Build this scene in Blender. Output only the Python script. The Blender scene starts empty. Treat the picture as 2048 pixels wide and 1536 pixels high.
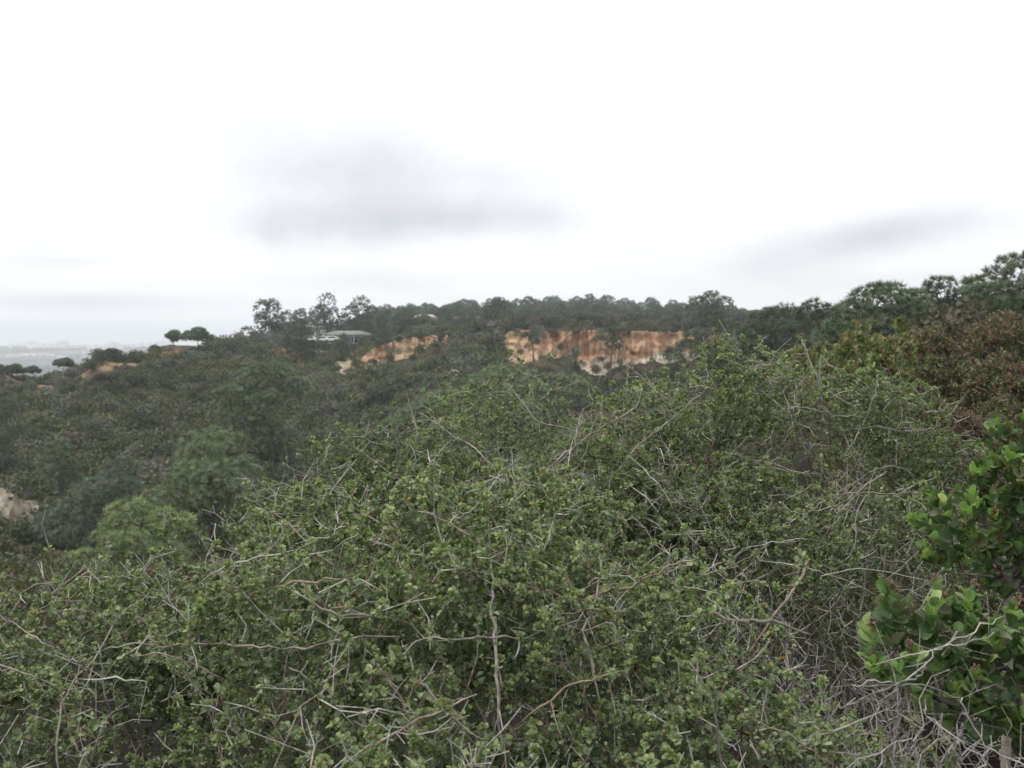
import bpy, math
import numpy as np
from mathutils import Matrix, Vector

rng = np.random.default_rng(7)
scn = bpy.context.scene
col = scn.collection

# ------------------------------------------------------------------ camera, sky, sun, exposure
F = 1967.0                       # focal length in pixels of the 2048 px wide photograph
PITCH = math.radians(2.4)
EYE = 1.7
cam_d = bpy.data.cameras.new('camera')
cam_d.sensor_width = 36.0
cam_d.lens = 36.0 * F / 2048.0
cam_d.clip_start = 0.05
cam_d.clip_end = 20000.0
cam_d.dof.use_dof = True
cam_d.dof.focus_distance = 3.0
cam_d.dof.aperture_fstop = 7.5
cam = bpy.data.objects.new('camera', cam_d)
cam.location = (0, 0, EYE)
cam.rotation_euler = (math.radians(90) - PITCH, 0, 0)
col.objects.link(cam)
scn.camera = cam

SUN_EL, SUN_AZ = math.radians(56), math.radians(-85)      # azimuth clockwise from +Y (the view direction)
world = bpy.data.worlds.new('World')
scn.world = world
world.use_nodes = True
wt = world.node_tree
wt.nodes.clear()


class NT:
    """small helper to write node maths"""
    def __init__(s, nt):
        s.t = nt

    def n(s, typ, **kw):
        nd = s.t.nodes.new(typ)
        for k, v in kw.items():
            setattr(nd, k, v)
        return nd

    def link(s, a, b):
        s.t.links.new(a, b)

    def put(s, sock, v):
        if isinstance(v, (int, float)):
            sock.default_value = v
        elif isinstance(v, (tuple, list)):
            sock.default_value = v
        else:
            s.t.links.new(v, sock)

    def m(s, op, a, b=0.0, c=None, clamp=False):
        nd = s.t.nodes.new('ShaderNodeMath')
        nd.operation = op
        nd.use_clamp = clamp
        s.put(nd.inputs[0], a)
        s.put(nd.inputs[1], b)
        if c is not None:
            s.put(nd.inputs[2], c)
        return nd.outputs[0]

    def mix(s, f, a, b, mode='MIX'):
        nd = s.t.nodes.new('ShaderNodeMix')
        nd.data_type = 'RGBA'
        nd.blend_type = mode
        s.put(nd.inputs[0], f)
        s.put(nd.inputs[6], a)
        s.put(nd.inputs[7], b)
        return nd.outputs[2]

    def noise(s, vec, scale, detail=4.0, rough=0.55, dist=0.0):
        nd = s.t.nodes.new('ShaderNodeTexNoise')
        if vec is not None:
            s.t.links.new(vec, nd.inputs['Vector'])
        nd.inputs['Scale'].default_value = scale
        nd.inputs['Detail'].default_value = detail
        nd.inputs['Roughness'].default_value = rough
        nd.inputs['Distortion'].default_value = dist
        return nd.outputs['Fac']

    def ramp(s, f, lo, hi):
        nd = s.t.nodes.new('ShaderNodeMapRange')
        nd.interpolation_type = 'SMOOTHSTEP'
        s.put(nd.inputs[0], f)
        nd.inputs[1].default_value = lo
        nd.inputs[2].default_value = hi
        return nd.outputs[0]


w = NT(wt)
tc = w.n('ShaderNodeTexCoord')
sep = w.n('ShaderNodeSeparateXYZ')
w.link(tc.outputs['Generated'], sep.inputs[0])
dx, dy, dz = sep.outputs
sky = w.n('ShaderNodeTexSky')
sky.sky_type = 'NISHITA'
sky.sun_disc = False
sky.sun_elevation = SUN_EL
sky.sun_rotation = SUN_AZ
sky.air_density = 1.0
sky.dust_density = 4.0
# a continuous overcast deck: every direction is mapped to a flat cloud layer high above
zz = w.m('ADD', w.m('MAXIMUM', dz, 0.0), 0.10)
lay = w.n('ShaderNodeCombineXYZ')
w.link(w.m('DIVIDE', dx, zz), lay.inputs[0])
w.link(w.m('DIVIDE', dy, zz), lay.inputs[1])
n1 = w.noise(lay.outputs[0], 0.55, 5.0, 0.52, 0.2)
deck = w.ramp(n1, 0.40, 0.80)                       # thin grey streets in the deck, everywhere
wob = w.noise(tc.outputs['Generated'], 5.0, 4.0, 0.55)
wob2 = w.noise(tc.outputs['Generated'], 11.0, 5.0, 0.6)
front = w.m('GREATER_THAN', dy, 0.05)
az = w.m('DIVIDE', dx, w.m('MAXIMUM', dy, 0.05))
el = w.m('DIVIDE', dz, w.m('MAXIMUM', dy, 0.05))


def cloud(u, v, ru, rv, tilt=0.0, amp=1.0, lo=1.2, hi=-0.05):
    """one soft cloud of the deck, given by its direction"""
    a0, e0 = (u - 1024) / F, (686 - v) / F
    ca, sa = math.cos(tilt), math.sin(tilt)
    x = w.m('SUBTRACT', az, a0)
    y = w.m('SUBTRACT', el, e0)
    xr = w.m('ADD', w.m('MULTIPLY', x, ca), w.m('MULTIPLY', y, sa))
    yr = w.m('SUBTRACT', w.m('MULTIPLY', y, ca), w.m('MULTIPLY', x, sa))
    xr = w.m('DIVIDE', xr, ru / F)
    yr = w.m('DIVIDE', yr, rv / F)
    r = w.m('SQRT', w.m('ADD', w.m('MULTIPLY', xr, xr), w.m('MULTIPLY', yr, yr)))
    r = w.m('ADD', r, w.m('MULTIPLY', w.m('SUBTRACT', wob, 0.5), 0.95))
    r = w.m('ADD', r, w.m('MULTIPLY', w.m('SUBTRACT', wob2, 0.5), 0.5))
    return w.m('MULTIPLY', w.m('MULTIPLY', w.ramp(r, lo, hi), front), amp)


cl = w.m('MULTIPLY', deck, 0.24)
for a in ((840, 396, 520, 120, -0.02, 0.50), (830, 444, 440, 60, 0.01, 0.42), (600, 285, 470, 120, -0.08, 0.36),
          (1750, 476, 340, 60, 0.15, 0.62), (1830, 440, 200, 60, 0.2, 0.16), (160, 606, 360, 26, 0.0, 0.28), (60, 660, 400, 26, 0.0, 0.18),
          (760, 562, 260, 34, 0.0, 0.26), (110, 524, 170, 18, 0.0, 0.20), (1500, 560, 420, 60, 0.0, 0.20), (400, 130, 700, 160, 0.1, 0.12), (1500, 250, 600, 180, -0.1, 0.10)):
    cl = w.m('ADD', cl, cloud(*a))
cl = w.m('MINIMUM', cl, 1.0)
white = w.mix(cl, (8.9, 9.0, 9.1, 1), (4.5, 4.70, 5.20, 1))
white = w.mix(w.ramp(dz, 0.08, -0.02), white, w.mix(0.5, white, (7.9, 8.4, 9.0, 1)))
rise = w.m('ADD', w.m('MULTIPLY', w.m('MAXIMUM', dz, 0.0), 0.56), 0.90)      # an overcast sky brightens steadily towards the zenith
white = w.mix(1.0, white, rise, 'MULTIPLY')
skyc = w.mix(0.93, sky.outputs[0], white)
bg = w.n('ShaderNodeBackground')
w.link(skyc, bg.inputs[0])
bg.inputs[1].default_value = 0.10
wo = w.n('ShaderNodeOutputWorld')
w.link(bg.outputs[0], wo.inputs[0])

sun_d = bpy.data.lights.new('sun', 'SUN')
sun_d.energy = 1.5
sun_d.angle = math.radians(14)
sun_d.color = (1.0, 0.96, 0.9)
sun = bpy.data.objects.new('sun', sun_d)
sd = Vector((math.sin(SUN_AZ) * math.cos(SUN_EL), math.cos(SUN_AZ) * math.cos(SUN_EL), math.sin(SUN_EL)))
sun.rotation_euler = sd.to_track_quat('Z', 'Y').to_euler()
col.objects.link(sun)

scn.view_settings.view_transform = 'Standard'
scn.view_settings.look = 'None'
scn.view_settings.gamma = 1.0
scn.view_settings.exposure = 0.46
scn.view_settings.use_curve_mapping = False
cy = scn.cycles
cy.max_bounces = 5
cy.diffuse_bounces = 2
cy.caustics_reflective = False
cy.caustics_refractive = False
cy.glossy_bounces = 2
cy.transmission_bounces = 2
cy.volume_bounces = 1
cy.use_denoising = True
cy.use_adaptive_sampling = True
cy.adaptive_threshold = 0.02


# ------------------------------------------------------------------ helpers
def P(u, v, Y):
    """the point at depth Y (metres ahead of the camera) seen at pixel u, v of the photograph"""
    a, b = (u - 1024) / F, (768 - v) / F
    d = np.array([a, math.cos(PITCH) + b * math.sin(PITCH), -math.sin(PITCH) + b * math.cos(PITCH)])
    return d * (Y / d[1]) + np.array([0, 0, EYE])


def proj(p):
    q = np.atleast_2d(p) - np.array([0, 0, EYE])
    f = q[:, 1] * math.cos(PITCH) - q[:, 2] * math.sin(PITCH)
    up = q[:, 1] * math.sin(PITCH) + q[:, 2] * math.cos(PITCH)
    f = np.maximum(f, 1e-3)
    return 1024 + F * q[:, 0] / f, 768 - F * up / f


def unit(a):
    return a / np.maximum(np.linalg.norm(a, axis=-1, keepdims=True), 1e-9)


def mesh_np(name, V, Fc, color=None, mat=None, smooth=False):
    """mesh from arrays: V (n,3), Fc (m,k) or a list of such arrays"""
    if not isinstance(Fc, list):
        Fc = [Fc]
    me = bpy.data.meshes.new(name)
    V = np.ascontiguousarray(V, np.float32)
    loops = np.concatenate([f.ravel() for f in Fc]).astype(np.int32)
    tot = np.concatenate([np.full(len(f), f.shape[1]) for f in Fc]).astype(np.int32)
    start = np.concatenate([[0], np.cumsum(tot)[:-1]]).astype(np.int32)
    me.vertices.add(len(V))
    me.vertices.foreach_set('co', V.ravel())
    me.loops.add(len(loops))
    me.loops.foreach_set('vertex_index', loops)
    me.polygons.add(len(tot))
    me.polygons.foreach_set('loop_start', start)
    try:
        me.polygons.foreach_set('loop_total', tot)
    except Exception:
        pass
    if smooth:
        me.polygons.foreach_set('use_smooth', np.ones(len(tot), bool))
    if color is not None:
        at = me.color_attributes.new('col', 'FLOAT_COLOR', 'POINT')
        c = np.ones((len(V), 4), np.float32)
        c[:, :3] = color
        at.data.foreach_set('color', c.ravel())
    if mat is not None:
        me.materials.append(mat)
    me.update(calc_edges=True)
    return me


def add(name, me, parent=None, loc=None, mw=None):
    o = bpy.data.objects.new(name, me)
    if parent is not None:
        o.parent = parent
    if mw is not None:
        o.matrix_basis = mw
    elif loc is not None:
        o.location = loc
    col.objects.link(o)
    return o


def thing(name, label, cat, loc, group=None, data=None):
    o = bpy.data.objects.new(name, data)
    o.location = loc
    o['label'] = label
    o['category'] = cat
    if group:
        o['group'] = group
    col.objects.link(o)
    return o


def vnoise(x, y, seed=0):
    """value noise in two dimensions, smooth, about -1..1"""
    xi, yi = np.floor(x).astype(np.int64), np.floor(y).astype(np.int64)
    fx, fy = x - xi, y - yi
    fx, fy = fx * fx * (3 - 2 * fx), fy * fy * (3 - 2 * fy)

    def h(a, b):
        n = (a * 374761393 + b * 668265263 + seed * 974711) & 0x7fffffff
        n = ((n ^ (n >> 13)) * 1274126177) & 0x7fffffff
        return ((n ^ (n >> 16)) & 0xffff) / 32767.5 - 1
    return ((h(xi, yi) * (1 - fx) + h(xi + 1, yi) * fx) * (1 - fy) + (h(xi, yi + 1) * (1 - fx) + h(xi + 1, yi + 1) * fx) * fy)


def fbm(x, y, seed=0, oct=4):
    s, a = 0, 1.0
    for k in range(oct):
        s = s + a * vnoise(x, y, seed + k)
        x, y, a = x * 2.03, y * 2.03, a * 0.5
    return s


# ------------------------------------------------------------------ materials
def leaf_mat(name, rough=0.5, trans=0.3, spec=0.35, under=None):
    m = bpy.data.materials.new(name)
    m.use_nodes = True
    t = NT(m.node_tree)
    m.node_tree.nodes.clear()
    at = t.n('ShaderNodeAttribute', attribute_name='col')
    ti = t.n('ShaderNodeAttribute', attribute_name='tint', attribute_type='INSTANCER')      # scattered plants differ a little
    c = t.mix(1.0, at.outputs['Color'], t.m('ADD', ti.outputs['Fac'], 1.0), 'MULTIPLY')
    geo = t.n('ShaderNodeNewGeometry')
    tcn = t.n('ShaderNodeTexCoord')
    nz = t.noise(tcn.outputs['Object'], 60.0, 2.0)
    c = t.mix(0.5, c, t.mix(t.ramp(nz, 0.3, 0.7), (0.75, 0.75, 0.75, 1), (1.2, 1.2, 1.2, 1)), 'MULTIPLY') if under else c
    if under:                                    # the underside of these leaves is felted and paler
        c = t.mix(t.m('MULTIPLY', geo.outputs['Backfacing'], 0.5), c, under)
    p = t.n('ShaderNodeBsdfPrincipled')
    t.link(c, p.inputs['Base Color'])
    p.inputs['Roughness'].default_value = rough
    p.inputs['Specular IOR Level'].default_value = spec
    tr = t.n('ShaderNodeBsdfTranslucent')
    t.link(t.mix(1.0, c, (1.1, 1.15, 0.7, 1), 'MULTIPLY'), tr.inputs[0])
    mx = t.n('ShaderNodeMixShader')
    mx.inputs[0].default_value = trans
    t.link(p.outputs[0], mx.inputs[1])
    t.link(tr.outputs[0], mx.inputs[2])
    o = t.n('ShaderNodeOutputMaterial')
    t.link(mx.outputs[0], o.inputs[0])
    return m


def bark_mat(name, a, b, scale=40.0, rough=0.9, bump=0.3):
    m = bpy.data.materials.new(name)
    m.use_nodes = True
    t = NT(m.node_tree)
    p = m.node_tree.nodes['Principled BSDF']
    tcn = t.n('ShaderNodeTexCoord')
    nz = t.noise(tcn.outputs['Object'], scale, 4.0, 0.65)
    nz2 = t.noise(tcn.outputs['Object'], scale * 0.13, 2.0)
    f = t.ramp(t.m('ADD', t.m('MULTIPLY', nz, 0.6), t.m('MULTIPLY', nz2, 0.4)), 0.36, 0.64)
    t.link(t.mix(f, a + (1,), b + (1,)), p.inputs['Base Color'])
    p.inputs['Roughness'].default_value = rough
    p.inputs['Specular IOR Level'].default_value = 0.15
    bp = t.n('ShaderNodeBump')
    bp.inputs['Strength'].default_value = bump
    bp.inputs['Distance'].default_value = 0.2 / scale
    t.link(nz, bp.inputs['Height'])
    t.link(bp.outputs[0], p.inputs['Normal'])
    return m


def plain_mat(name, c, rough=0.6, metal=0.0, vary=0.12, scale=3.0):
    m = bpy.data.materials.new(name)
    m.use_nodes = True
    t = NT(m.node_tree)
    p = m.node_tree.nodes['Principled BSDF']
    tcn = t.n('ShaderNodeTexCoord')
    nz = t.noise(tcn.outputs['Object'], scale, 4.0)
    d = tuple(x * (1 - vary * 2) for x in c)
    t.link(t.mix(t.ramp(nz, 0.3, 0.7), d + (1,), c + (1,)), p.inputs['Base Color'])
    p.inputs['Roughness'].default_value = rough
    p.inputs['Metallic'].default_value = metal
    return m


M_OAK = leaf_mat('oak_leaf', 0.48, 0.34, 0.30, under=(0.155, 0.20, 0.10, 1))
M_LEM = leaf_mat('lemonade_berry_leaf', 0.5, 0.33, 0.28)
M_NEEDLE = leaf_mat('pine_needle', 0.55, 0.3, 0.3)
M_SHRUB = leaf_mat('shrub_leaf', 0.6, 0.25, 0.25)
M_TWIG = bark_mat('grey_twig', (0.075, 0.055, 0.043), (0.25, 0.215, 0.185), 60)
M_BROWN = bark_mat('brown_twig', (0.07, 0.052, 0.04), (0.20, 0.155, 0.125), 60)
M_BRANCH = bark_mat('grey_branch', (0.11, 0.092, 0.078), (0.32, 0.285, 0.25), 45)
M_PINK = bark_mat('young_branch', (0.14, 0.09, 0.07), (0.34, 0.265, 0.215), 45)
M_DEAD = bark_mat('dead_twig', (0.12, 0.108, 0.096), (0.36, 0.34, 0.31), 70)
M_PALE = bark_mat('bleached_stick', (0.28, 0.26, 0.235), (0.52, 0.50, 0.46), 50)
M_STIFF = bark_mat('stiff_bare_twig', (0.19, 0.172, 0.152), (0.46, 0.435, 0.40), 70)
M_TRUNK = bark_mat('pine_bark', (0.05, 0.04, 0.034), (0.16, 0.135, 0.115), 5.0, bump=0.6)
M_BUD = plain_mat('flower_bud', (0.20, 0.10, 0.07), 0.8, vary=0.25, scale=200)


def attr_soil():
    m = bpy.data.materials.new('canyon_soil')
    m.use_nodes = True
    t = NT(m.node_tree)
    p = m.node_tree.nodes['Principled BSDF']
    at = t.n('ShaderNodeAttribute', attribute_name='col')
    geo = t.n('ShaderNodeNewGeometry')
    n1_ = t.noise(geo.outputs['Position'], 0.35, 6.0, 0.65)
    n2_ = t.noise(geo.outputs['Position'], 9.0, 5.0, 0.65)
    f = t.m('ADD', t.m('MULTIPLY', n1_, 0.9), t.m('MULTIPLY', n2_, 0.9))
    c = t.mix(1.0, at.outputs['Color'], t.mix(t.ramp(f, 0.55, 1.25), (0.5, 0.5, 0.5, 1), (1.4, 1.38, 1.34, 1)), 'MULTIPLY')
    t.link(c, p.inputs['Base Color'])
    p.inputs['Roughness'].default_value = 0.95
    p.inputs['Specular IOR Level'].default_value = 0.1
    bp = t.n('ShaderNodeBump')
    bp.inputs['Strength'].default_value = 0.5
    bp.inputs['Distance'].default_value = 0.2
    t.link(n2_, bp.inputs['Height'])
    t.link(bp.outputs[0], p.inputs['Normal'])
    return m


M_SOIL = attr_soil()


# ------------------------------------------------------------------ terrain
# ground points: column u -> (Y, v) seen in the photograph or (Y, None, z) where hidden
G = {
    -500: [(20, None, -5.5), (45, None, -9.5), (80, None, -13), (110, None, -13.5), (135, None, -10), (155, None, -5.5), (200, None, -14), (400, None, -45), (1200, None, -62), (2000, None, -50), (3200, None, -18), (5000, None, -10)],
    0: [(4, None, -0.25), (8, None, -1.4), (14, None, -3.2), (20, None, -5.4), (45, None, -9.9), (70, None, -14.0), (90, 1062), (115, 965), (135, 855), (155, 752), (190, None, -14), (400, None, -45), (1200, None, -60), (1900, 738), (3200, 696), (5000, 690)],
    200: [(4, None, -0.25), (8, None, -1.1), (14, None, -2.4), (22, None, -5.2), (45, None, -10.2), (75, None, -15.0), (100, 1005), (120, 920), (140, 832), (165, 719), (200, None, -12), (400, None, -45), (1200, None, -60), (1900, 736), (3200, 697), (5000, 690)],
    330: [(4, None, -0.25), (8, None, -1.1), (14, None, -2.6), (22, None, -5.0), (50, None, -11.0), (80, None, -15.5), (105, 975), (128, 890), (150, 795), (172, 706), (190, 697), (240, None, -9), (400, None, -45), (1200, None, -60), (1900, 736), (3200, 698), (5000, 690)],
    500: [(4, None, -0.3), (10, None, -2.2), (25, None, -6.0), (55, None, -12.0), (80, None, -16.0), (105, 960), (130, 880), (150, 812), (175, 742), (200, 705), (232, 677), (290, None, -4), (450, None, -35), (1200, None, -60), (1900, 740), (3200, 700), (5000, 692)],
    700: [(4, None, -0.3), (10, None, -2.2), (25, None, -6.0), (55, None, -11.5), (100, None, -16), (125, 925), (145, 845), (170, 775), (195, 727), (215, 703), (240, 690), (300, 670), (420, 650), (520, 640), (700, None, 8), (1900, None, -10), (5000, None, -8)],
    850: [(4, None, -0.3), (10, None, -1.8), (25, None, -5.0), (50, None, -9), (105, None, -13.5), (125, 892), (145, 822), (165, 762), (182, 717), (192, 676), (230, 668), (300, 655), (420, 634), (520, 624), (700, None, 14), (1900, None, 0), (5000, None, -8)],
    1000: [(4, None, -0.2), (10, None, -1.4), (25, None, -4.0), (55, None, -7.5), (105, None, -12), (135, 830), (152, 780), (166, 740), (173, 722), (182, 670), (220, 661), (330, 645), (450, 630), (520, 620), (700, None, 16), (1900, None, 2), (5000, None, -8)],
    1200: [(4, None, -0.2), (10, None, -1.0), (30, None, -3.4), (60, None, -6), (100, None, -8.5), (130, None, -7.5), (140, 800), (160, 772), (168, 756), (174, 744), (184, 668), (220, 655), (330, 644), (450, 630), (520, 620), (700, None, 12), (5000, None, -8)],
    1400: [(4, None, -0.15), (10, None, -0.6), (30, None, -2.2), (60, None, -4.2), (100, None, -5.6), (140, None, -6.5), (160, 764), (168, 750), (174, 738), (184, 668), (220, 652), (330, 641), (450, 630), (520, 620), (700, None, 12), (5000, None, -8)],
    1650: [(4, None, -0.1), (10, None, 0.0), (30, None, -0.4), (60, None, -0.2), (100, 695), (180, 655), (330, 638), (450, 632), (700, None, 12), (5000, None, -8)],
    1900: [(5, None, 0.1), (15, None, 0.75), (30, None, 1.4), (60, 672), (120, 655), (330, 632), (700, None, 18), (5000, None, -8)],
    2600: [(5, None, 0.3), (15, None, 1.2), (60, None, 4.5), (330, None, 14), (700, None, 20), (5000, None, -8)],
}
ctl = []
for u, lst in G.items():
    for it in lst:
        z = P(u, it[1], it[0])[2] if it[1] is not None else it[2]
        ctl.append(((u - 1024) / F * 3.0, math.log(it[0]), z))
    for y in (0.4, 0.9, 2.0):
        ctl.append(((u - 1024) / F * 3.0, math.log(y), 0.0))
ctl = np.array(ctl)
_d = np.linalg.norm(ctl[:, None, :2] - ctl[None, :, :2], axis=2)
_A = np.block([[_d, np.ones((len(ctl), 1))], [np.ones((1, len(ctl))), np.zeros((1, 1))]])
_w = np.linalg.solve(_A, np.concatenate([ctl[:, 2], [0]]))


def ground(x, y):
    """height of the ground at x, y (arrays)"""
    x, y = np.atleast_1d(np.asarray(x, float)), np.atleast_1d(np.asarray(y, float))
    r = np.hypot(x, y)
    yy = np.maximum(y, 0.35 * r + 1e-3)
    yy = np.maximum(yy, 0.35)
    a = np.clip(x / yy, -0.95, 0.95) * 3.0
    s = np.log(yy)
    z = np.full(a.shape, _w[-1])
    for k in range(len(ctl)):
        z = z + _w[k] * np.sqrt((a - ctl[k, 0]) ** 2 + (s - ctl[k, 1]) ** 2)
    amp = np.clip(yy / 120.0, 0.0, 1.0)
    z = z + amp * (0.9 * fbm(x / 14.0, y / 14.0, 3) + 0.35 * fbm(x / 3.1, y / 3.1, 9, 3))
    z = z + np.clip((yy - 900) / 900, 0, 1) * (5.0 * fbm(x / 420.0, y / 420.0, 21))
    back = np.clip((0.30 * r - y) / np.maximum(0.6 * r, 1e-6), 0, 1)      # beside and behind the camera: a plain ridge top
    return z * (1 - back) + back * (-0.04 * r ** 0.9)


# places where the scrub leaves the soil bare: (u, v, Y, radius across in px, radius in depth m, colour)
ORANGE, TAN, PALE, RED = (0.31, 0.165, 0.09), (0.28, 0.185, 0.105), (0.37, 0.31, 0.215), (0.15, 0.08, 0.06)
BARE = [(44, 154, 34, 3.5, ORANGE), (80, 154, 40, 4.0, TAN), (130, 156, 50, 4.0, ORANGE), (190, 160, 46, 2.4, TAN), (240, 163, 42, 2.6, TAN),
        (290, 167, 44, 3.2, TAN), (325, 171, 26, 6.0, ORANGE), (358, 175, 30, 6.5, ORANGE), (24, 147, 10, 5, ORANGE), (100, 148, 12, 6, TAN),
        (556, 199, 30, 7.0, ORANGE), (592, 202, 30, 6.0, ORANGE), (640, 206, 26, 6, TAN), (690, 192, 26, 9.0, PALE), (684, 183, 17, 9.0, PALE),
        (705, 199, 18, 6, PALE), (600, 190, 22, 5, RED), (1380, 235, 60, 10, TAN), (1445, 225, 30, 8, TAN), (0, 93, 50, 5, PALE), (36, 88, 40, 2.6, PALE)]


def bare_at(x, y):
    u = 1024 + F * x / np.maximum(y, 0.5)
    b = np.zeros(x.shape)
    c = np.zeros(x.shape + (3,))
    for (bu, by, ru, ry, bc) in BARE:
        q = ((u - bu) / ru) ** 2 + ((y - by) / ry) ** 2
        wgt = np.clip(1.15 - q + 0.8 * fbm(x / 1.1, y / 1.1, 33, 3), 0, 1)
        up_ = wgt > b
        b = np.where(up_, wgt, b)
        c[up_] = bc
    return b, c


ang = np.concatenate([np.linspace(-180, -44, 28)[:-1], np.linspace(-44, -33, 14)[:-1], np.linspace(-33, 33, 310)[:-1], np.linspace(33, 44, 14)[:-1], np.linspace(44, 180, 28)[:-1]])
rad = np.concatenate([np.geomspace(0.5, 80, 90)[:-1], np.linspace(80, 270, 200)[:-1], np.geomspace(270, 5000, 90)])
aa, rr = np.meshgrid(np.radians(ang), rad)
gx, gy = rr * np.sin(aa), rr * np.cos(aa)
gz = ground(gx.ravel(), gy.ravel()).reshape(gx.shape)
bb, bc = bare_at(gx, gy)
litter = np.array([0.056, 0.046, 0.031])
shaded_duff = np.array([0.011, 0.009, 0.006])          # near leaf duff, darkened to paint in the deep shade under the bushes
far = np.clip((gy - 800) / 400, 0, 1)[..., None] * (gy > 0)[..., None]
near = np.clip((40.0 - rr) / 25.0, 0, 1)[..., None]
base = (litter * (1 - near) + shaded_duff * near) * (1 + 0.3 * fbm(gx / 2.3, gy / 2.3, 5, 3)[..., None])
hazyhill = np.where((fbm(gx / 260.0, gy / 90.0, 44, 3) > 0.1)[..., None], np.array([0.12, 0.105, 0.085]), np.array([0.035, 0.045, 0.036]))
base = base * (1 - far) + hazyhill * far
lawn = np.exp(-(((1024 + F * gx / np.maximum(gy, 1) - 1075) / 45) ** 2 + ((gy - 300) / 16) ** 2))[..., None] * (gy > 0)[..., None]
base = base * (1 - lawn) + np.array([0.12, 0.24, 0.055]) * lawn
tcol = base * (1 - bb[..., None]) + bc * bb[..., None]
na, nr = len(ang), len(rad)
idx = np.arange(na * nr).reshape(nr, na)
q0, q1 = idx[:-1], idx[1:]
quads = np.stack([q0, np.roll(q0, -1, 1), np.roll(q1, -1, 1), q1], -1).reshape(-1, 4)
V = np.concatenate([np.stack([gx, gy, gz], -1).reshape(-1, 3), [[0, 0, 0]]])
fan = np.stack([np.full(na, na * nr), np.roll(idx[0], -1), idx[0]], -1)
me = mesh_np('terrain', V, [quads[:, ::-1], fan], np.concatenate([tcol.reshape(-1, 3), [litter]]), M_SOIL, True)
ter = add('terrain', me)
ter['kind'] = 'structure'


def gz1(x, y):
    return float(ground(x, y)[0])


# ------------------------------------------------------------------ sandstone bluffs
def bluff_mat():
    m = bpy.data.materials.new('sandstone')
    m.use_nodes = True
    t = NT(m.node_tree)
    p = m.node_tree.nodes['Principled BSDF']
    at = t.n('ShaderNodeAttribute', attribute_name='col')
    geo = t.n('ShaderNodeNewGeometry')
    mp = t.n('ShaderNodeMapping')
    mp.inputs['Scale'].default_value = (1.6, 1.6, 0.22)
    t.link(geo.outputs['Position'], mp.inputs[0])
    a = t.noise(mp.outputs[0], 1.0, 6.0, 0.68, 0.4)
    b = t.noise(geo.outputs['Position'], 2.5, 6.0, 0.7)
    c = t.mix(t.ramp(a, 0.36, 0.66), t.mix(1.0, at.outputs['Color'], (0.66, 0.57, 0.52, 1), 'MULTIPLY'), t.mix(1.0, at.outputs['Color'], (1.22, 1.26, 1.3, 1), 'MULTIPLY'))
    c = t.mix(t.ramp(b, 0.60, 0.74), c, (0.10, 0.085, 0.055, 1))
    t.link(c, p.inputs['Base Color'])
    p.inputs['Roughness'].default_value = 0.95
    p.inputs['Specular IOR Level'].default_value = 0.1
    bp = t.n('ShaderNodeBump')
    bp.inputs['Strength'].default_value = 0.8
    bp.inputs['Distance'].default_value = 0.35
    t.link(t.m('ADD', a, t.m('MULTIPLY', b, 0.5)), bp.inputs['Height'])
    t.link(bp.outputs[0], p.inputs['Normal'])
    return m


M_BLUFF = bluff_mat()


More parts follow.
